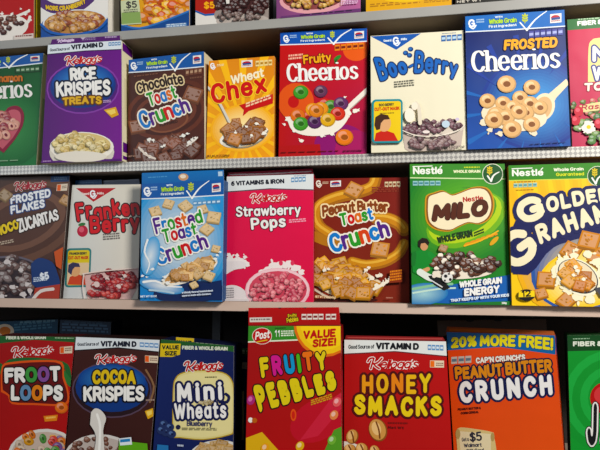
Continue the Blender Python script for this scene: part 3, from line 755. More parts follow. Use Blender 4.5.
b.front()

# ======================= plain cream shelf =======================
b = Box((Z3,-.6295,.006,.05,.045), [(-17,177.5),(69.7,175.6),(60,299),(-25,299)], 'brown chocolate flake cereal box with slanting blue outlined white lettering', G2, '#4a342c')
a = b.sheet; a.bg('#3c3030','#4e3430','#5f4234','#4c3a34')
for k,(rx,ry,c) in enumerate([(62,40,'#6a4c3e'),(54,33,'#54392f'),(46,27,'#735446'),(38,21,'#583c32')]): a.ell(22,222,rx,ry,c,-22)
a.poly([(51,175),(69.8,174.6),(69,181.4),(50.6,182)],'#2a5486'); a.tiny((54,180.4),(67,180),3,'#7ea0c4',2,3)
a.poly([(57,184.4),(67.8,183.6),(67,190.6),(56.4,191)],'#d8cdbc'); a.poly([(57.4,184.8),(61,184.6),(60.6,190.6),(57,190.8)],'#d86a34'); a.tiny((62,189),(66.6,188.4),3,'#8a7a6c',2,5)
a.kelloggs((15.5,190.6),(46,187.6),8.4,'#a02c3c','#d8cfc8',.7)
a.text('FROSTED', (10.8,204.6), (51,197), 8.6, '#e4e6ea', 1.25, slant=.12, out=[(1.0,'#2c4a80')])
a.text('FLAKES', (11,214.6), (45.2,207.4), 8.6, '#e4e6ea', 1.25, slant=.12, out=[(1.0,'#2c4a80')])
a.text('CHOCO', (-8,239), (20,228.4), 10, '#e0c83c', 1.3, out=[(1.1,'#33201a')], slant=.1)
a.text('ZUCARITAS', (19.5,233), (59.6,219.6), 14, '#e6e4e2', 1.2, out=[(1.0,'#33201a')], slant=.1, h2=11)
a.square(5,195,6,'#9a8262',40); a.square(66,200,5.4,'#b08a5c',30); a.tiny((-6,247),(14,243),4,'#b8a898',2,6)
a.ell(4,282,42,26,'#6a6470',-8); a.ell(4,281,39,23,'#3a3036',-8)
a.heap(5,276,36,19,80,'flake',5.2,['#5f4a48','#74605c','#4a3838','#8a7c7c'],6,-8); a.splash([(8,262,2),(22,270,1.6),(14,287,2),(28,284,1.7),(3,296,2),(24,294,2.2),(31,291,1.8)],1.8,'#cfc8c8')  # grey tones of bowl and flakes are glare put into the colour
a.poly(catmull([(32,264),(40,258),(53,262),(58,272),(60,286),(40,288),(33,284)],False),'#243f74'); a.text('$5',(41.5,280.6),(50.4,279),7.4,'#dfe4ec',.85); a.tiny((34.5,282.6),(48,281),5,'#c4d0e0',3,4)
a.poly([(36,288),(62,284),(60,299),(34,299)],'#a8483c'); a.poly([(55,252),(66,246),(63,270),(57,266)],'#c0603a'); a.stroke([(34,299),(42,291),(54,289)],1.6,'#d8d0cc',True)
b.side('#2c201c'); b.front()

b = Box((Z3,-.4132,.022,-.01,.04), [(72.3,185),(140.6,184.3),(138,299.3),(63,299.3)], 'white cereal box with crooked red lettering, red corner triangle and red cereal', G2, '#9a94a4', depth=.055)
a = b.sheet; a.bg('#ccd0d2','#e0d8cc','#dfd9cc','#dcdcd6')
a.poly([(76,188.2),(116,188),(93.4,201.8)],'#b82434'); a.gmark(93.3,194,7); a.text('General',(82,195),(89,194.8),2.4,'#f0dcd8',.3); a.text('Mills',(97,194.6),(104,194.4),2.4,'#f0dcd8',.3)
a.text('Franken', (77.5,222.6), (140,214), 19, '#cc3038', 2.6, fat=1.12, out=[(1.2,'#3c1418')], jit=1.6, h2=16, gap=5.4)
a.text('Berry', (90.5,234.4), (140,231), 18, '#cc3038', 2.6, fat=1.12, out=[(1.2,'#3c1418')], jit=1.4, h2=16, gap=5.4)
a.ell(82.6,231,5.4,5.8,'#b8304a'); a.ell(81.6,229.6,2.6,2.8,'#d86a7c'); a.ell(82,224.4,3.6,1.6,'#3f7a44',-10)
a.tiny((103,241),(120,239.6),7,'#77706c',3,4)
a.rrect(66.4,248.4,91.6,287.4,3.6,'#3f8486',-.04); a.rrect(68.2,250.4,89.8,285.4,2.4,'#dcc73c',-.04)
a.text('FRANKEN BERRY',(69.6,255),(87,254.6),2.6,'#4a4434',.4); a.text('CUT-OUT MASK',(68.4,259.6),(88.6,259.2),3.4,'#c8482c',.5); a.poly([(67.8,263),(89.2,262.6),(88.6,284.4),(67,284.8)],'#e0c8a8'); a.poly([(67.6,284.6),(70,277),(77,273.6),(85,277),(87.6,285)],'#c9563c'); a.ell(75,270,5.4,6.6,'#dcae84'); a.poly([(68,272),(68.6,265),(73,262.2),(79,263.4),(80.4,267),(75,267),(72.6,270),(71.6,275)],'#3c3a5c')
a.poly([(84,273),(138,268),(139,285),(131,299.5),(88,299.5)],'#d8b8b4'); a.heap(112,284,26,13,90,'puff',3.4,['#b83a3c','#a02c34','#cc5a54','#8a2430'],4,-4); a.splash([(98,284,2),(120,286,1.6),(108,278,1.3),(126,276,1.4)],1.8,'#e0ccc8')
a.stroke([(84,274),(104,271),(138,268)],.6,'#e4d4cc',True); a.stroke([(86,299),(84,286),(85,274)],.5,'#e8dcd6',True)
f = b.flap([(75.4,180.4),(101.6,179.6),(102.4,187),(75,187)], .012, .02); f.bg('#2f5f8e'); f.tiny((80,184),(98,183.4),2,'#4f7ca8',1,3)
f2 = b.flap([(103,180.6),(139,179),(140,187),(103.4,187)], .016, .02); f2.bg('#7d8496'); f2.poly([(103,180.6),(139,179),(139,180.4),(103,182)],'#98a0b0')
b.side('#5c5468'); b.front(); b.add_flap(f); b.add_flap(f2)

b = Box((Z3,-.2156,-.020,.012,.0309), [(141.8,184),(224,179.8),(222.4,299.5),(140,299.5)], 'sky blue cereal box with rainbow lettering and a dark blue raised lid flap', G2, '#1f5f98', depth=.05)
a = b.sheet; a.bg('#2f86c4','#2b78b8','#4aa0d8','#3f98d4')
a.glow(180,240,48,56,'#e4e8e4','#4f9fd2',-12,10)
a.gmband((141.8,184),(224,179.8),(223.6,195),(141.8,199))
a.facts((193,205.4),(221,203.4),4,'#6a9cc4','#d2e2ee',6)
for x,y,r,t in ((168.6,203.6,5,20),(155.6,211,5.4,-20),(185.6,205.6,5.6,50),(214,217,6.5,10),(207,229,5.6,40),(216,248.6,4,15),(203,209,4.6,70)): a.square(x,y,r,'#d9bc8c',t)
a.text('Frosted', (156.5,234.8), (204,222.6), 17, ['#5a2f86','#2f7fc4','#3f9a3c','#c8302c','#d8792a','#5a2f86','#3f9a3c'], 1.8, out=[(1.5,'#f1efea')], h2=14)
a.text('Toast', (164.5,243.4), (198.5,235.2), 14, ['#3f9a3c','#c8302c','#5a2f86','#2f7fc4','#3f9a3c'], 1.8, out=[(1.4,'#f1efea')])
a.text('Crunch', (159,266), (209.6,247.4), 17, CRUNCHC, 2.0, out=[(1.5,'#f1efea')], h2=16)
a.ell(190,292,36,11,'#1d2f5c',-3); a.poly([(178,288),(222,280),(222.4,300),(172,300)],'#1c3060')
a.glow(151,256,9,20,'#dfe8ee','#5aa6d6',12); a.glow(162,286,23,7,'#e6eaec','#4a94c8',12); a.stroke([(148,240),(145,252),(150,263),(147,273)],1.1,'#f0f2f2',True,.5); a.stroke([(144,282),(156,281),(168,286),(182,287)],1.2,'#f4f4f2',True,.6); a.stroke([(150,290),(163,291),(174,293)],1.0,'#b9cfdc',True); a.splash([(142.6,276,1),(147,277,.8),(153,269,1.2)],1.6,'#eef0f0')
a.ell(190,272,30,9,'#efe9de',-22); a.ell(191,271,27.5,7,'#c79c68',-22); a.heap(191,270,25,6.4,30,'square',4.4,['#d4aa70','#c0925a','#e0bc86','#b5844c'],4,-22)
a.splash([(166,277,1.2),(164,280,1),(218,255,1),(221,252,.9),(169,283,1.5),(216,259,1.3)],1.6,'#eef0ee'); a.square(210,275.6,5,'#dcc090',25); a.square(195,284.6,3.6,'#dcc090',60)
a.text('artificially flavored toasted wheat',(183,293.6),(214,291.4),2,'#d4dce8',.27); a.text('squares made with cinnamon',(183,296.6),(212,294.6),2,'#d4dce8',.27); a.text('NET WT 12 OZ',(141.6,297.4),(158,297),2,'#dfe8f0',.3)
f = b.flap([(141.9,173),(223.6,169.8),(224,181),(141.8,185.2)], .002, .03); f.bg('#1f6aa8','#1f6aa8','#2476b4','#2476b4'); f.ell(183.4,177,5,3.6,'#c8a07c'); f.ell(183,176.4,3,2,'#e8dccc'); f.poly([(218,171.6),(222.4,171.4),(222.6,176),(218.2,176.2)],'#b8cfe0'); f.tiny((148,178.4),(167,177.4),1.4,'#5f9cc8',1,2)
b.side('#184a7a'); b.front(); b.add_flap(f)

b = Box((Z3,-.0116,.0061,-.004,.0466), [(226.8,176.6),(313.5,174),(313.5,300.3),(224.8,300.4)], 'magenta cereal box with a white top band and a bowl of pink puffed cereal', G2, '#b8173c', depth=.054)
a = b.sheet; a.bg('#d01456','#d41456','#dc185c','#d81658')
a.poly([(226,176),(314,173),(314,189.6),(270,188.4),(226,191.8)],'#dfe3e4'); a.stroke([(226,192),(270,188.8),(314,190)],.6,'#5f4a58')
a.text('6 VITAMINS & IRON', (231.2,186), (284.4,183.4), 4.8, '#2a2c38', .7); a.facts((291,182.4),(306,181.4),4.8,'#6f98bc','#dbe6ee',4); a.tiny((294,177),(306,176.4),1.4,'#8fa8bc',1,2)
a.kelloggs((252,202.6),(286.4,200.4),8.4,'#c01c34')
a.text('Strawberry', (236,217), (301,214.6), 10.4, WH, 1.15, out=[(.8,'#5f0f30')], gap=3.6)
a.text('Pops', (251.4,230), (286.2,227), 12, WH, 1.35, out=[(.8,'#5f0f30')], gap=4)
a.tiny((289,223.6),(306,222.2),4,'#f0a8bc',2,5)
a.splash([(226,263,4),(230,258,2),(233,262,3),(238,260,2.4),(243,262,2.6),(245,257,1.3),(237,255.6,1.2),(229,254.6,1.3),(247,264,2)],2,'#ece4e2'); a.poly(catmull([(224,262),(238,261),(246,263),(244,268),(234,270),(224,276)],False),'#e4dcdc')
a.ell(232,301,17,16,'#e0d8d8'); a.tiny((226.4,299),(234,298.6),11,'#8a8488',5,3)
a.splash([(268,271,3),(274,266,2.6),(281,264,2.4),(285,266,2),(290,264,2.4),(296,268,2.6),(301,272,2),(278,268,3.4),(262,272,2)],2.1,'#efe4e2'); a.ell(281,263,2,2.6,'#d8506a'); a.ell(292.6,263,2,2.6,'#d8506a')
a.ell(277.6,290,32.4,22,'#e8bcc4'); a.ell(277.6,288.6,31,20,'#efcdd2'); a.ell(278,290,29,19,'#cf5a6c')
a.heap(278,289,27,17,120,'puff',2.8,['#dc6c7c','#e4848e','#c85468','#ec9aa0'],6)
a.poly([(224,299),(250,299),(250,301),(224,301)],'#d8d0d0')
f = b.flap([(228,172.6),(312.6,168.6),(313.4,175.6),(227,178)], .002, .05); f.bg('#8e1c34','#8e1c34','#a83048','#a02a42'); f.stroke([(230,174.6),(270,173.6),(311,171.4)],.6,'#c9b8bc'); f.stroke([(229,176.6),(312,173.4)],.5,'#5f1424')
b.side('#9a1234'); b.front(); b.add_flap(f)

b = Box((Z3,.1840,.020,.0226,.0305), [(314.6,178.6),(407.6,177.4),(409.4,302),(314.6,301)], 'rust brown cereal box with swirling peanut butter and rainbow lettering', G2, '#6a2a20')
a = b.sheet; a.bg('#8a3820','#7c2e1a','#84281a','#7e281a')
sw = [(376,177),(372,187),(356,193),(338,197),(322,204),(316,214),(319,226),(330,234)]
a.stroke(sw,6,'#a8702a',True); a.stroke([(x-.6,y-1) for x,y in sw],4.2,'#c98e3a',True); a.stroke([(x-1.4,y-2.2) for x,y in sw],1.4,'#e2b45c',True)
sw = [(376,218),(388,219),(399,224),(404,230)]; a.stroke(sw,6.4,'#a8702a',True); a.stroke([(x,y-1) for x,y in sw],4.6,'#c98e3a',True); a.stroke([(x,y-2.4) for x,y in sw],1.3,'#e2b45c',True)
sw = [(352,262),(366,265),(384,262),(398,254),(404,244)]; a.stroke(sw,5.4,'#a8702a',True); a.stroke([(x,y-1) for x,y in sw],3.8,'#c98e3a',True); a.stroke([(x,y-2.2) for x,y in sw],1.2,'#e2b45c',True)
sw = [(314,236),(330,242),(350,243)]; a.stroke(sw,5,'#b47c30',True)
a.square(354,189.6,8,'#c98e4a',30); a.square(380,249,8.6,'#c98e4a',10)
a.gmark(319,183.6,6,'#e8e0d4'); a.tiny((322.5,184.4),(328.4,184.2),2.6,'#d8b8a0',2,2); a.tops(330.4,180.4,341,187); a.facts((384.6,187.4),(400.6,187),5.6,'#d8c8a8','#8a4a30',4); a.tiny((372,193),(399,192.4),6,'#934434',3,5)
a.text('Peanut Butter', (322.5,217.4), (388.6,213), 12, '#8a4a1e', 1.5, out=[(1.5,'#f0dcb4')], arc=2.4, gap=2.6, fat=1.25)
a.text('Toast', (341,226.4), (374,219.6), 13, TOASTC, 1.7, fat=1.15, out=[(1.3,'#f1ece0')])
a.text('Crunch', (332.4,253.8), (391,236.2), 20, ['#2f7fc4','#5a2f86','#3f9a3c','#d0542a','#2f7fc4','#5a2f86'], 2.2, out=[(1.6,'#f1ece0')], h2=18, fat=1.15)
a.poly(catmull([(314,284),(324,291),(340,298),(360,300),(376,295),(384,286)],False)+[(380,281),(366,272),(350,266),(314,272)],'#e9d8bc')
a.stroke([(314,289),(330,298),(350,301),(372,299)],1.1,'#cfc0b0',True); a.ell(344,300.5,34,3,'#4a1810',-1)
a.heap(346,278,34,14,58,'square',6,['#d0963e','#c08432','#dca850','#b0742a'],9,14)
a.splash([(366,270,1.6),(369,267.6,1.2),(372,278,1.6),(378,276,1.7),(381,275,1.2),(377,286,2),(383,284,1.8),(387,281,1.5),(389.6,279,1.1),(325,270,1.5),(329,269,1),(338,278,1.3)],1.7,'#f1e8d8')
a.stroke([(374,289),(380,286),(388,281)],1.4,'#f1e8d8',True)
a.poly([(390,270.6),(402,269.4),(402,282),(389,283)],'#8a3a1c'); a.tiny((390,282),(401.6,280.4),11,'#d88a3c',4,8)
a.text('NET WT 12 OZ (340g)',(315.6,297.6),(336,298.6),2.4,'#e4c8a4',.35); a.tiny((386,299),(393,299),2,'#b08070',1,3)
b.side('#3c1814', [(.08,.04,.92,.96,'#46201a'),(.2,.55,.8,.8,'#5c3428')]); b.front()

b = Box((Z3,.3969,-.006,.0408,.045), [(409.8,164),(504.6,163.7),(511,304.7),(412,303)], 'green cereal box with a cream lozenge logo, malt chocolate cereal and a footballing boy', G2, '#1f5a24')
a = b.sheet; a.bg('#33883a','#2c8030','#2a8034','#2c8036')
a.glow(462,212,60,54,'#74ba40','#2c8034',-20); a.ell(466,220,42,25,'#7ab030',-24); a.ell(465,218,39,22,'#b4cc34',-24); a.ell(461,213,37,22,'#5a9a30',-20)
a.poly([(409,163),(506,162.6),(506,178.6),(409,177.4)],'#458c36'); a.stroke([(409,177.8),(506,179)],.6,'#cfe0b0')
a.text('Nestle', (413,174.4), (442.6,174), 7.4, '#eef0e8', 1.15, pen=(1.05,.75)); a.stroke([(440,167.6),(441.6,166)],.5,'#eef0e8'); a.stroke([(413,166.6),(432,166)],.5,'#eef0e8')
a.tiny((464,168.6),(480,168.4),1.8,'#cfd84c',1,3); a.text('WHOLE GRAIN', (453.4,173), (480.4,172.8), 3, '#e4e8c4', .5)
a.ell(492.6,174,10.4,10.4,'#e4e8d4'); a.ell(492.6,174,9.7,9.7,'#1f5a2c'); a.wheat(489.6,171,8,'#d8c23c'); a.check(*[(487.6,176),(491,181),(499,172)],1.1,'#f1f1ec')
a.facts((412.6,185.6),(441,185.4),4.6,'#9cc4c8','#4f8a94',5); a.tiny((463,188.6),(487,187.4),1.4,'#5a9440',1,4)
lo = [(428,205),(429,197),(436,194),(444,192),(452,195.6),(460,193.4),(472,189),(484,189.4),(490,197),(491,208),(487,218),(478,223),(468,222),(458,226),(450,229.6),(438,228),(430,222),(428,213),(428,205)]
def grow(P, k, cx=459.5, cy=209): return [(cx+(x-cx)*k, cy+(y-cy)*k) for x,y in P]
L = catmull(lo, False)[:-1]
a.poly(grow(L,1.1),'#c99a34'); a.poly(grow(L,1.055),'#8a5a20'); a.poly(grow(L,1.0),'#eee2c4')
a.text('Nestle', (463,202.4), (483.4,200.6), 5.4, '#b02c24', .75)
a.text('MILO', (431.5,222), (487,216), 16.6, '#5a2c18', 2.5, slant=.22, h2=17, out=[(.5,'#3c1c10')])
a.tiny((455,234.4),(467,232.6),1.8,'#2c4a20',1,3); a.text('WHOLE GRAIN', (438,243.8), (473,236.8), 7, '#1c3a18', 1.0, h2=7.6); a.tiny((474,237.6),(484,233.6),5.4,'#2c4a20',2,6)
for k in range(12):
    t=k/11; a.ell(466+29*t, 244.6-10.5*t, 2.8,1.5,'#dc9a34',-40+(k%2)*40,8)
a.stroke([(464,246),(480,241),(498,231)],.7,'#e8b84c',True); a.ell(494,241,6,2.2,'#d8a83c',-45)
a.poly([(412,302),(412,286),(440,288),(452,284.6),(511,274.6),(512,306)],'#2a66ac'); a.glow(424,294,24,11,'#a8ccd0','#3f80b4',-4,6); a.stroke([(413,289),(436,285),(452,284)],1.3,'#8fc09c',True); a.stroke([(413,293),(438,289),(455,288)],.9,'#c4dcd0',True)
# boy in a green shirt kicking a ball
a.poly([(412,258),(416,251),(424,249),(431,252),(434,262),(429,272),(420,276),(412.6,272)],'#2c8a3c'); a.stroke([(430,254),(436,262),(428,269)],2.6,'#2f8f40',True); a.stroke([(428,269),(421,272)],2,'#d0a078'); a.stroke([(414,254),(413,264)],2.4,'#287a36')
a.ell(424,245.6,4,5,'#c99a74'); a.poly([(418,246),(418,241),(422,237.8),(427,238.6),(429.4,242.6),(428,246),(425,243),(421,243.6),(420,248)],'#241812')
a.stroke([(420,272),(428,277),(435,279)],3.4,'#dfe4dc',True); a.poly([(428,276),(434,275),(445,281.6),(450,288),(444,290.6),(434,285)],'#1c1c1e'); a.stroke([(430,279.6),(442,287)],.6,'#d8d8d8')
a.stroke([(434,276),(446,270),(470,272),(492,270)],2,'#e8dcd0',True); a.ell(463,272,31,7,'#e9dfd0',-3); a.heap(462,264,33,10.5,64,'flake',4.6,['#5f3a2a','#6f4834','#4a2a20','#8a6450'],5,-3)
a.heap(462,262,32,12,18,'flake',3,['#e4d8c4','#efe6d8'],7,-3); a.heap(470,264,28,8,14,'flake',4.6,['#5f3a2a','#4a2a20'],11); a.square(443,243+5,4,'#a8845c',20)
a.ell(447,277.5,5.4,5.2,'#e2e0dc'); a.ell(445.4,276.2,1.8,1.7,'#26262a'); a.ell(450,279.6,1.4,1.5,'#26262a'); a.ell(448.6,274,1.2,.9,'#26262a'); a.ell(444.6,280.6,1,1.1,'#26262a')
a.text('WHOLE GRAIN', (459,288), (501.4,283.4), 6.6, WH, .95, slant=.1); a.text('ENERGY', (463.8,296.6), (499,292.8), 8, WH, 1.25, slant=.1)
a.text('THAT KEEPS UP WITH YOUR KIDS', (450.5,302), (508.6,296.4), 3, '#dfe8f0', .45); a.poly([(450,303),(511,301),(511,306),(450,305)],'#2f7a3a'); a.text('330g',(501,304),(506,303.8),2,WH,.3)
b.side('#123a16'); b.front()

b = Box((Z3,.6105,-.014,-.0137,.035), [(508.5,165.5),(622,162),(633,309),(512,306)], 'bright yellow cereal box with curved navy outlined lettering and a spoon of golden squares', G2, '#c99a24')
a = b.sheet; a.bg('#f2cc2c','#f4d03a','#f0c434','#ecbc30')
for k in range(14): a.poly([(500+k*9,166),(504+k*9,166),(560+k*4,310),(548+k*4,310)],'#f4cc48' if k%2 else '#eebc34')
a.poly([(508,165),(625,161),(625,177.4),(508,180.4)],'#468c34'); a.stroke([(508,180.6),(625,177.8)],.5,'#c9d86c')
a.text('Nestle', (512,176.4), (543.4,175.6), 6.8, '#eef0e8', 1.1, pen=(1.05,.75)); a.stroke([(541,169.6),(542.6,168)],.5,'#eef0e8'); a.stroke([(512,168.8),(532,168)],.5,'#eef0e8')
a.text('Whole Grain', (553.6,171.4), (583.6,170.4), 3.3, '#eef0dc', .5); a.text('Guaranteed', (556,176.2), (584,175.4), 3.3, '#d8dc4c', .5)
a.ell(597.6,176,10.4,10,'#dfe4cc'); a.ell(597.6,176,9.8,9.4,'#1f5a2c'); a.wheat(594.6,173,8,'#d8c23c'); a.check((592,178),(595.6,183.6),(604,174),1.1,'#f1f1ec')
a.facts((513.4,187.6),(537.4,186.8),4.2,'#a8c8b8','#5f94a0',5); a.tiny((514,182.8),(536,182.2),1.2,'#a87c20',1,3); a.tiny((516,191),(534,190.4),1.2,'#a87c20',1,5)
a.glow(582,262,66,54,'#5f86b8','#e8b424',-14,9); a.glow(586,268,56,44,'#fbe27a','#3a5fa2',-14,8); a.glow(584,278,46,30,'#fff6cc','#f4cc40',-10,6)
NV = '#20265c'
def title(st, p0, p1, h, h2, arc, w):
    a.text(st, p0, p1, h, '#efe6c8', w, out=[(4.0,NV)], h2=h2, arc=arc, gap=5.6)
a.stroke([(516,250),(524,226),(540,214),(570,206),(600,203)],10,NV,True); a.stroke([(514,262),(530,250),(556,234),(600,222)],11,NV,True)
a.poly([(513,262),(526,246),(545,246),(556,236),(562,240),(546,254),(536,268),(528,275),(513,274)],NV)
a.text('G',(521,226),(548,216.6),25,'#efe6c8',3.5,out=[(3.8,NV)])
a.text('OLDEN',(547.4,213.6),(612,202.4),16,'#efe6c8',2.7,out=[(3.4,NV)],h2=15,arc=2,gap=6)
a.text('G',(513,273.6),(543,252),36,'#efe6c8',4.2,out=[(3.8,NV)])
a.text('RAHAMS',(540,245),(624,218.6),20,'#efe6c8',3.0,out=[(3.6,NV)],h2=19,arc=3,gap=6)
for x,y,r,t in ((571,250,9,30),(589,240,10,15),(600,258,10,40),(546,279,9,5),(566,300,8,40),(541,293,6,70)): a.square(x,y,r,'#c98a3c',t)
a.splash([(562,262,3),(558,270,3.4),(561,280,3),(568,290,3),(578,297,3),(590,299,3.2),(574,256,2.4),(566,258,2),(588,254,2.6),(598,262,3),(603,272,4),(605,288,4),(576,250,1.2),(554,276,1.4)],2.1,'#f4ecd0')
a.ell(577.5,277,24,16.5,'#f4eed8',32); a.ell(577.5,276.5,22,15,'#4a4a50',32); a.ell(577.5,276,20.8,13.8,'#e9dcc0',32); a.heap(578,276.5,17,10,16,'square',6,['#cf8f40','#c07c30','#dba350'],7,32)
a.splash([(575,267,1.5),(577,271,1.6),(583,279,1.4),(573,275,1.2)],1.7,'#f6efdc'); a.poly([(594,288),(600,287),(608,294),(608,300),(600,297)],'#55555a')
a.ell(526,295,8.8,5.8,'#1c1c22'); a.poly([(518.4,291.4),(533.8,290.6),(534.4,296.6),(518,297.2)],'#efd44c'); a.text('12',(521.4,297),(530.6,296.4),6.4,'#141418',.7)
b.front()

# ======================= lowest row =======================
b = Box((Z4,-.6009,.006,.0039,.05), [(-4,336),(75,337),(63,470),(-20,470)], 'red fruit ring cereal box with green top band and letters shaped like loops', G3, '#4a1218')
a = b.sheet; a.bg('#a8121c','#b01420','#a8141e','#9c1220')
a.poly([(-6,335),(76,336),(75,342.4),(34,339.8),(-6,344)],'#2c6232'); a.text('FIBER & WHOLE GRAIN',(6,339.4),(46,339.2),3.4,'#d8dccc',.5); a.tiny((55,339),(74,339.4),1.6,'#a8bca0',1,3)
a.kelloggs((13.6,357),(53.4,353.6),9.6,'#b8182a','#ece6e4',1.1)
a.poly([(60,347),(72.6,346),(72.2,353.2),(60,353.6)],'#dccdb8'); a.poly([(60.4,347.4),(64,347),(64,353),(60.4,353.2)],'#dc6a34'); a.tiny((65,352),(71.6,351.4),4,'#8a6a5c',2,4)
a.stroke([(2,372),(10,362),(30,360),(52,362),(66,366),(69,378)],2.6,'#2f6a38',True); a.stroke([(62,372),(71,384)],3,'#3a7a40'); a.stroke([(0,366),(6,378)],3,'#2f6a38')
a.poly(catmull([(1,384),(2,366),(12,362),(40,360),(62,362),(64,376),(68,388),(69,402),(60,406),(34,405),(12,404),(8,396),(1,392)],False),'#d8642a'); a.poly(catmull([(2.4,384),(3.4,367.4),(13,364),(40,362),(60.4,364),(62.6,378),(66.6,390),(67,400.6),(59,404),(34,403),(13,402),(9.6,395),(3,390)],False),'#6c0f16')
FL = '#eceae6'
a.text('FROOT',(4.8,383.4),(61,381.4),15.6,[FL,FL,'#4f9a50','#8a5a9c',FL],2.1,out=[(1.3,'#1c0c10')])
a.text('LOOPS',(11,400.6),(63,401),16,[FL,'#6f92b4','#dc8a34',FL,FL],2.3,out=[(1.3,'#1c0c10')],h2=16)
a.ring(61.6,407.6,6.6,'#dc7a30'); a.poly([(43.6,416),(58,414.6),(57,420.6),(45,421.6)],'#dc8a34'); a.tiny((46,420),(56,419),3,'#f0c878',1,3)
a.ell(42,452,34,23,'#ddd9d4',-8); a.ell(42,452,31,20,'#c9b8ac',-8); a.heap(43,448,30,16,44,'ring',4.4,['#c8504a','#d8a040','#5f9a50','#7a5a90','#d8803c','#d8c4b0'],8,-8)
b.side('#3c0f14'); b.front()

b = Box((Z4,-.3851,.006,.045,.05), [(76,337),(159.6,340),(148,480),(63,480)], 'dark brown cereal box with white vitamin band, yellow and white title in a blue oval', G3, '#2c1614')
a = b.sheet; a.bg('#3c1c1a','#40201c','#482622','#44221e')
a.poly([(75,336),(161,339),(160,351.8),(118,347.4),(75,350.2)],'#d8dee2'); a.stroke([(75,350.6),(118,347.8),(160,352.2)],.6,'#1c1012')
a.text('Good Source of',(77.4,346),(99,345.6),3.4,'#23263a',.38); a.text('VITAMIN D',(100.6,346.6),(136.6,347),5.8,'#1d2032',.85); a.facts((139.6,346.8),(159,348),4.6,'#6a92bc','#d4e0ea',4)
a.ell(112,390,40,28,'#5c4a5c',2); a.ell(112,390,38.5,26.5,'#2c1820',2); a.ell(112,388,36.5,24,'#1c3f80',2); a.glow(112,380,34,16,'#4f90c8','#1f4c90',2)
a.stroke([(146,370),(154,386),(150,402)],1,'#8a6a50',True)
a.poly([(145,355.4),(158.4,356),(158,363),(145,362.4)],'#dccdb8'); a.poly([(145.2,355.8),(149,356),(149,362),(145.2,361.8)],'#dc6a34'); a.tiny((150,361.4),(157.4,361.8),4,'#8a6a5c',2,4)
a.kelloggs((97,363.6),(136,362),8.8,'#b8182a','#ece6e4',1)
a.text('COCOA',(92.4,384.6),(136,385),14.4,'#d8bc38',1.9,out=[(1.5,'#1a1a2c')],arc=1)
a.text('KRISPIES',(83.6,401.6),(144.4,401),15.4,FL,1.8,out=[(1.8,'#14182c')])
a.tiny((146,402),(157,401.4),2.6,'#a08a80',1,3)
a.poly([(145,411),(153,408),(154,416),(148,419)],'#d8aa38'); a.poly([(146.6,411.6),(152,410),(152,414),(148,416)],'#ecd27a')
a.ell(100,458,36,24,'#d6d2ce'); a.ell(100,457,33,20,'#bdb2ac'); a.heap(98,452,30,14,70,'puff',2.8,['#6a4236','#7d5444','#8f6858'],5)
a.poly(catmull([(92,412),(96,408),(102,410),(107,418),(104,430),(105,456),(95,456),(97,436),(91,424)],False),'#d9d5d0'); a.stroke([(98,414),(101,426),(100,452)],1.2,'#f0eeea',True)
a.poly([(120,440),(148,443),(149,455),(119,455)],'#6aa83a'); a.poly([(120,438),(132,436.6),(133,444),(121,445)],'#dfe6ea'); a.poly([(121,439),(131,438),(131,441),(121,442)],'#3f86b8')
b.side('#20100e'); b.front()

b = Box((Z4,-.1853,.006,-.03,.045), [(161,339.4),(233.8,346),(233,480),(151,480)], 'navy cereal box with a cream shield, yellow corner tag and blueberries', G3, '#141c40')
a = b.sheet; a.bg('#1c2a62','#182458','#1a265c','#1e2e68')
a.poly([(160,339),(234.5,345),(234,352),(196,345.6),(160,346)],'#2c5e30'); a.text('FIBER & WHOLE GRAIN',(182,349.4),(227.6,350.6),3.8,'#d8dccc',.55); a.tiny((196,343.6),(226,346),1.8,'#a8bca0',1,3)
a.poly([(160.7,343.4),(180.8,343.6),(180,354.6),(172,357),(160,356.8)],'#d8bf2c'); a.text('VALUE',(162,349.4),(179,349.6),4.4,'#1f2a24',.7); a.text('SIZE',(164.6,355.6),(177,355.6),4.6,'#1f2a24',.7)
sh = [(173,437),(173.6,392),(176,379),(184,373),(203,371),(222,373),(231,380),(233.4,394),(233.2,428),(228,434.6),(203,439),(180,437)]
S_ = catmull(sh,False); a.poly(grow(S_,1.03,203,405),'#b89a3c'); a.poly(S_,'#e0d59a'); a.poly(grow(S_,.95,203,405),'#e6dca8')
a.kelloggs((185.6,371),(222.4,369.4),9.4,'#b8182a','#ece6e4',1.1); a.tiny((205,378.6),(217,378.4),2,'#6a6440',1,3)
a.text('Mini',(177.4,402.6),(222.6,400),19.6,'#f0eeec',2.2,out=[(2.3,'#1a2050')],h2=19,gap=6.4); a.stroke([(220,402),(227,402),(229,397),(226,394)],1.5,'#1a2050',True)
a.text('Wheats',(174.6,419.4),(226.6,418),16.4,'#f0eeec',2.0,out=[(2.3,'#1a2050')],h2=17,gap=5.6)
a.heap(205,402.4,9,2,10,'flake',2.2,['#a89468','#c4b48c'],4)
a.text('Blueberry',(187,425.8),(212.4,426.4),5.4,'#4a4a68',.7); a.ell(178.4,427,2.4,2.4,'#26264a'); a.tiny((182,430.4),(217,430.8),3,'#8f8a68',2,6)
for x,y in ((164,424),(170,427),(166,432),(172,434),(161.6,430)): a.ell(x,y,4.4,4.2,'#2c3a66'); a.ell(x-1,y-1.2,2,1.7,'#5f78a4'); a.ell(x+.4,y,1.2,1.1,'#18204a')
a.ell(216,453,26,13,'#dcdad6',-6); a.ell(216,453,22,10,'#c4a880',-6); a.heap(216,450,20,6,16,'square',5,['#b8935c','#caa874'],5); a.poly([(158,444),(169,445),(169,456),(157,456)],'#3a7ab0'); a.tiny((178,447),(184,447.4),3,'#c8d0e0',1,2)
f = b.flap([(176,337.2),(194,338.4),(193.6,345.2),(176,344.4)], .004, .02); f.bg('#d2b72c'); f.text('VALUE',(176.6,344),(191.4,345),4.2,'#1f2a24',.65)
b.side('#0f1634'); b.front(); b.add_flap(f)

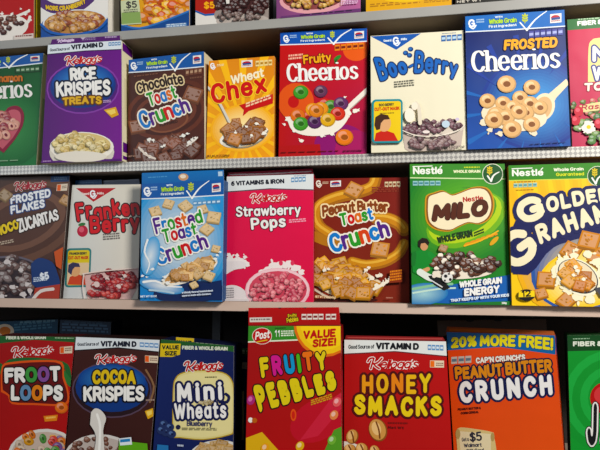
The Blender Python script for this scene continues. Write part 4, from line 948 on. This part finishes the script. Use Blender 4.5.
b = Box((Z4,.0445,-.024,.0107,.045), [(248.5,326),(340.5,326),(342,480),(245,480)], 'crimson cereal box with bubbly fruit coloured lettering and a raised red lid flap', G3, '#6c0f18')
a = b.sheet; a.bg('#b01a2a','#b01424','#a01220','#9c121e')
a.ell(318,420,30,20,'#b8243a',-30); a.poly([(246,438),(262,432),(280,452),(246,456)],'#d8b034'); a.poly([(322,456),(334,430),(343,426),(344,456)],'#5f9a3c'); a.poly([(300,440),(330,400),(342,392),(342,408),(318,436)],'#c43a4c')
a.poly([(247,325.6),(300,325.6),(300,339.4),(247,341.6)],'#458c38'); a.stroke([(247,342),(300,339.8)],.7,'#dfe4d0')
a.ell(262,336,10,8.4,'#e4d9d0'); a.ell(262,336,9.4,7.8,'#b8162a'); a.text('Post',(255,340),(269.4,338),8,FL,.85,slant=.25); a.stroke([(257,342),(267,340)],.5,'#d8c02c')
a.text('11',(275,337),(279.6,337),7,'#f1f1ec',.9); a.tiny((281,337),(294,336.6),6.4,'#e0e8d4',3,4); a.tiny((275,329.4),(286,329),1.6,'#24401f',1,3)
a.ell(325,323,31.5,34,'#d87a24'); a.ell(325.6,322.6,29.6,31.6,'#e8c23a'); a.ell(326,322,26,27.6,'#eece4c'); a.poly([(294,310),(342,310),(342,325.4),(294,325.4)],'#b01a2a')
a.text('VALUE',(303,339.4),(335.6,337),8.6,'#b81c20',1.5,slant=.12); a.text('SIZE!',(312.4,347.6),(336,345.6),8.2,'#b81c20',1.45,slant=.12)
a.text('FRUITY',(261.6,377.6),(327.6,368.6),21,['#d8c430','#c83a8e','#2f96c4','#5fae3c','#dc7a2c','#d8c430'],2.8,fat=1.2,out=[(1.1,'#2a0a10')],jit=1.2,h2=19,gap=6.6)
a.text('PEBBLES',(260,412),(338,389.6),28,'#d8c62c',4.0,fat=1.3,out=[(1.3,'#2a1208')],jit=.8,h2=20,gap=7)
a.tiny((311,406),(332,399.4),6,'#c9a032',3,5); a.ell(293.4,415,3,6,'#d8602c'); a.ell(293.4,415,1.6,4,'#c43a2c'); a.ell(250.6,420,2.4,2.6,FL); a.ell(254.6,420.4,2.6,2.6,'#b8682c'); a.ell(251,400,4,5,'#a83a7c',20); a.ell(250.4,399,2,2.6,'#cc7aa8',20)
for x,y,c in ((337,402,'#d86a6c'),(334,415,'#d88a5c'),(265,448,'#e0a43c'),(300,446,'#d8b048'),(332,440,'#7aae4c')): a.ell(x,y,4,5,c,30); a.ell(x-.6,y-1,2,2.6,mix(c,'#fff',.3),30)
f = b.flap([(248.4,307.8),(339,307.2),(340.6,327),(248.5,327)], .0, .02)
f.bg('#a81824','#a41822','#b4222c','#b4222c'); f.ell(279.6,306.6,2.2,2,'#3c1418'); f.ell(305,306.4,2.2,2,'#3c1418'); f.stroke([(248.4,325.4),(341,325.4)],.5,'#6c0f18')
f.poly([(249.6,317.6),(271.8,317.2),(272,321.8),(249.8,322.2)],'#d9d4cc'); f.tiny((251,321.4),(271,321),2.6,'#8a7c78',1,4)
f.text('Fruity',(288.4,318.6),(297,317),4.4,'#d8c430',.55,out=[(.6,'#4a0c10')]); f.text('Pebbles',(287,323),(298.6,321),4.8,'#d8c430',.6,out=[(.6,'#4a0c10')]); f.facts((301.4,319.6),(324,319.4),5.6,'#e4dcd4','#8a3a3c',4); f.facts((325.6,319.6),(336.6,319.4),5.6,'#e4dcd4','#8a3a3c',2)
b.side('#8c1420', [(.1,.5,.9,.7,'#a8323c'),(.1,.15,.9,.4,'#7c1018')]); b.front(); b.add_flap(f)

b = Box((Z4,.2631,.006,.0029,.045), [(344.4,339.8),(446,341.5),(453.6,480),(344,480)], 'red cereal box with a white vitamin band and honey yellow lettering above puffed wheat', G3, '#7c1218')
a = b.sheet; a.bg('#a81420','#ae1622','#b41824','#ae1622')
a.poly([(343,339),(447,341),(446.8,355.8),(395,351),(343,353.6)],'#dfe2e0'); a.stroke([(343,354.2),(395,351.6),(447,356.4)],.6,'#6c2c30')
a.text('Good Source of',(348.4,349),(374.4,348.6),4.2,'#23262c',.5); a.text('VITAMIN D',(375.8,349.4),(419,350),7,'#1c1e24',1.0); a.facts((427.6,350),(443.8,350.6),5.4,'#6a92bc','#d4e0ea',4)
a.kelloggs((369.6,368.6),(417.6,368.6),10.6,'#b4162a','#eeeae6',1.1)
a.poly([(430,360.4),(444,360.6),(444,367.6),(430,367.4)],'#e0d0b8'); a.poly([(430.4,360.8),(434.4,361),(434.4,367),(430.4,367)],'#e07a34'); a.tiny((436,366.6),(443.4,366.8),4,'#8a6a5c',2,4)
a.text('HONEY',(362,393.4),(431,393.4),19.6,['#dc9a2c','#dcae34','#dc8a2c','#e0b438','#dcc040'],2.3,out=[(2.4,'#54100f')],gap=6,jit=.7)
a.text('SMACKS',(354,415),(441.6,415.4),20.4,'#dfc63a',2.7,out=[(2.4,'#54100f')],gap=6,arc=-1,jit=.7,fat=1.1)
a.tiny((388,424.6),(408,425),2.6,'#7c1414',1,4); a.text('Net Wt',(388,428.6),(404,429),2.6,'#6c1212',.4)
def wheatpuff(x,y,rx,ry,t):
    a.ell(x,y,rx,ry,'#8a5a2c',t); a.ell(x-.5,y-.5,rx*.9,ry*.92,'#c8985c',t); a.ell(x-1.6,y-1.6,rx*.5,ry*.6,'#e0bc88',t); a.stroke([(x-rx*.2,y-ry*.7),(x+rx*.1,y),(x+rx*.2,y+ry*.7)],.8,'#7a4a24',True)
a.ell(352,452,24,9,'#dcd6cc',18); wheatpuff(378,430,9,11.5,-18); wheatpuff(352.4,436.6,6,7.4,15); wheatpuff(362,449,6.5,6,40); wheatpuff(350,449,6,5,0); wheatpuff(375,451,6,5,70)
b.front()
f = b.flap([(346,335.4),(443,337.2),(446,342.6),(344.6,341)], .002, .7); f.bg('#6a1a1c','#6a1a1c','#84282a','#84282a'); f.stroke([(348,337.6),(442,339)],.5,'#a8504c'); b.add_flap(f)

b = Box((Z4,.4821,.042,-.29,.05), [(446.6,332),(554.6,335.4),(566,480),(455.6,480)], 'orange cereal box with a blue banner, yellow slogan and white dark edged title', G3, '#b8481c', depth=.05)
a = b.sheet; a.bg('#e0641e','#e2661e','#de5e1c','#da581a')
a.poly([(440,330),(556,334),(555.4,354.6),(500,347),(447,350.4)],'#1d6ca4')
a.text('20% MORE FREE!',(451,348.4),(553,350.6),11,'#e4d83c',1.5,arc=3,h2=12.6,out=[(.5,'#164a74')])
a.facts((451,364),(472,362.6),7,'#c4bcb4','#6a7c8a',3)
a.text("CAP'N CRUNCH'S",(476,363.6),(525.4,360),6,'#f0e8e0',.85,out=[(.4,'#5a2410')])
a.text('PEANUT BUTTER',(455.6,380.4),(552.4,371.6),13,'#d8922e',1.9,out=[(1.5,'#1c1c3c')],jit=.8,h2=13.5)
a.text('CRUNCH',(460.4,403.6),(553,395),22,'#f2f0ee',3.1,fat=1.15,out=[(2.2,'#1a2050')],h2=21,gap=7.4,pen=(1.08,.9))
a.text('PEANUT BUTTER &',(458,410.6),(481,409),2.4,'#5a1c0c',.36); a.text('CORN CEREAL',(461,414.4),(479,413),2.4,'#5a1c0c',.36)
a.poly(catmull([(456,432),(460,427.4),(476,429),(492,432),(494,436),(494,458),(458,458)],False),'#d8c490'); a.poly([(459,431),(491,434),(491,458),(461,458)],'#e6dab8'); a.ell(458,434,2.4,5,'#b8a06c'); a.ell(492.6,437,2,4.4,'#b8a06c')
a.text('$5',(470,442),(482.4,440.6),9.4,'#3a3a44',.9); a.text('Get a',(462,441.6),(469,441),4,'#5a5a60',.4); a.text('Walmart',(464,447.4),(482,446.6),4,'#4a4a58',.42); a.text('eGift Card',(464,453),(484,452),4,'#4a4a58',.4)
b.side('#a83c18', [(.03,.87,.97,.995,'#4a3c7a'),(.15,.3,.85,.7,'#b8542c')]); b.front()  # side repeats the front's blue and orange, with shade put into the colours
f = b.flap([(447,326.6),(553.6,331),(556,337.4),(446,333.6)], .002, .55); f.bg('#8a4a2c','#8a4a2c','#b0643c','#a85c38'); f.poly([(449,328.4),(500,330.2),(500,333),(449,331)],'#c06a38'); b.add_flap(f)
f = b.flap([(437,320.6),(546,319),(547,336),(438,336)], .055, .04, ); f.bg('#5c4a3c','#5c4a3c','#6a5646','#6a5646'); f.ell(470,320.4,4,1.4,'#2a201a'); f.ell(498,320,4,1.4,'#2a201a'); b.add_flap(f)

b = Box((Z4,.6854,.006,-.16,.03), [(567.4,335.5),(655,334),(664,480),(571.6,480)], 'vivid green cereal box at the row end with black white outlined letters', G3, '#14401c')
a = b.sheet; a.bg('#2f9a42','#2f9a42','#2a9440','#2a9440')
for k in range(5): a.ell(612,398,56-k*8,56-k*8,'#3aa650' if k%2 else '#2a9440')
a.poly([(560,335),(660,333),(660,349.6),(600,350.4),(560,351.4)],'#1c4c26'); a.text('FIBER & WHOLE',(573,346.4),(632,345.6),5,'#dfe4d8',.75); a.tiny((573,340),(590,339.6),1.6,'#9ab89c',1,3)
a.ell(606,398,16,16,'#b02028'); a.ell(604,395,10,9,'#c84a4c')
a.text('JACKS',(587,446),(662,440),42,'#18181c',4.6,out=[(2.4,'#18181c'),(1.5,'#e6e4e0')],gap=7,slant=.1); a.text('APPLE',(607,394),(660,390),20,'#18181c',3,out=[(2,'#e6e4e0')],gap=8)
b.front()

# second row standing in the dark behind the lowest row
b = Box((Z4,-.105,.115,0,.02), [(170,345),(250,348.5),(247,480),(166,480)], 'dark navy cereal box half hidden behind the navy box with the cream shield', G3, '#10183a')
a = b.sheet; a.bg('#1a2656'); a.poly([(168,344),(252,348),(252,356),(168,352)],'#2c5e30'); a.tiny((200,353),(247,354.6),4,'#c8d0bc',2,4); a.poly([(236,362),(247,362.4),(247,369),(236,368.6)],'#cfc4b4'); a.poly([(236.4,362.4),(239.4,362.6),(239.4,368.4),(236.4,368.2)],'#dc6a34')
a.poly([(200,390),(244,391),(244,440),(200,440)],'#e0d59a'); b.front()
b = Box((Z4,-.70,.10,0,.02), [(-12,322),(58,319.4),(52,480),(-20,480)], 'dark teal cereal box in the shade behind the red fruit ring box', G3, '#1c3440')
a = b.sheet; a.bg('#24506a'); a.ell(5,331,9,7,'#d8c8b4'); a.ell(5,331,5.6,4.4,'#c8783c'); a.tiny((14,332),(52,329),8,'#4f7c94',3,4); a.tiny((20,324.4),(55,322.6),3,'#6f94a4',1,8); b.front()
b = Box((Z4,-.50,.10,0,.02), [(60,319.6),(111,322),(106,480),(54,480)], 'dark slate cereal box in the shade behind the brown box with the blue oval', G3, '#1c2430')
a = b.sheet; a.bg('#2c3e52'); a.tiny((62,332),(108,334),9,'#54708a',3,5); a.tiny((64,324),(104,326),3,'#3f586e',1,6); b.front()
# ======================= shelving, wall and light =======================
M_BACK = painted('shadowed_backboard', '#2c2624', '#3a322e', 3, .8)
M_SHELF = painted('laminate_shelf', '#8f8378', '#a3978a', 6, .6)
M_PLAIN = painted('cream_edging', '#cbb5a8', '#d3bfb2', 5, .45)
M_GREY = painted('grey_edging', '#9a9996', '#a8a7a3', 5, .45)
M_STEEL = painted('grey_steel', '#6f7072', '#85868a', 12, .45, .6)
M_DIAMOND = diamond_material('diamond_edging', '#d6d4ce', '#a8a6a4', .0066)
XL, XR, YB = -1.15, 1.15, .34
for nm, zt, mat, lab in (('shelf', Z1, M_GREY, 'topmost shelf board with plain pale grey front edging'),
                     ('shelf', Z2, M_DIAMOND, 'shelf board whose silver front edging has a fine diamond pattern'),
                     ('shelf', Z3, M_PLAIN, 'shelf board with plain cream front edging above the lowest row of boxes'),
                     ('shelf', Z4, M_PLAIN, 'lowest shelf board carrying the front row of red, brown and orange boxes')):
    r = bpy.data.objects.new(nm, None); COL.objects.link(r); r.location = (0,0,zt); r.empty_display_size = .05
    r['label'] = lab; r['category'] = 'shelf'; r['group'] = 'shelf boards of the cereal display'
    link('board', box_bm(XL,.0015,-.020,XR,YB-.012,0), M_SHELF, r)
    link('front_edging', box_bm(XL,-.0005,-.0215,XR,.0015,-.0003,.0006), mat, r)
    for x in (-.24,-.07):
        bm = bmesh.new()
        P = [(YB-.012,-.0205),(YB-.07,-.0205),(YB-.07,-.026),(YB-.012,-.05)]
        A = [bm.verts.new((x-.004,y,z)) for y,z in P]; B = [bm.verts.new((x+.004,y,z)) for y,z in P]
        bm.faces.new(A); bm.faces.new(B[::-1])
        for i in range(4): bm.faces.new([A[i],B[i],B[(i+1)%4],A[(i+1)%4]])
        bmesh.ops.recalc_face_normals(bm, faces=bm.faces[:])
        link('bracket', bm, M_STEEL, r)
o = link('wall_back', box_bm(XL-.3,YB,-1.0,XR+.3,YB+.05,1.35), M_BACK); o['kind'] = 'structure'
o = link('floor', box_bm(XL-.6,-3.2,-1.05,XR+.6,YB,-1.0), painted('floor_tiles', '#7a756e', '#8a857c', 2, .6)); o['kind'] = 'structure'
for x, lab in ((-.24,'steel shelf upright on the back board, nearer the brown box with the blue oval'),(-.07,'steel shelf upright on the back board, nearer the crimson box with the raised flap')):
    bm = box_bm(x-.012,YB-.0115,-.9,x+.012,YB-.0002,1.25,.001)
    o = link('shelf_upright', bm, M_STEEL); o['label'] = lab; o['category'] = 'shelf upright'; o['group'] = 'uprights carrying the shelves'

def area(name, loc, target, size, power, col, sy=None):
    d = bpy.data.lights.new(name, 'AREA'); d.shape = 'RECTANGLE'; d.size = size; d.size_y = sy or size; d.energy = power; d.color = col
    o = bpy.data.objects.new(name, d); COL.objects.link(o); o.location = loc
    o.rotation_euler = (Vector(target)-Vector(loc)).to_track_quat('-Z','Y').to_euler()
    return o
area('ceiling_lamp', (1.9,-1.8,1.5), (.2,0,.2), .6, KEY, (1,.96,.89), .45)
area('daylight_window', (-2.2,-2.6,1.1), (-.4,0,.2), 1.4, WIN, (.80,.90,1))
w = bpy.data.worlds.new('world'); SC.world = w; w.use_nodes = True
w.node_tree.nodes['Background'].inputs['Color'].default_value = (.85,.92,1,1); w.node_tree.nodes['Background'].inputs['Strength'].default_value = AMB
SC.view_settings.view_transform = 'Standard'; SC.view_settings.look = 'None'; SC.view_settings.gamma = 1; SC.view_settings.use_curve_mapping = False
SC.view_settings.exposure = 0.0
SC.cycles.max_bounces = 6
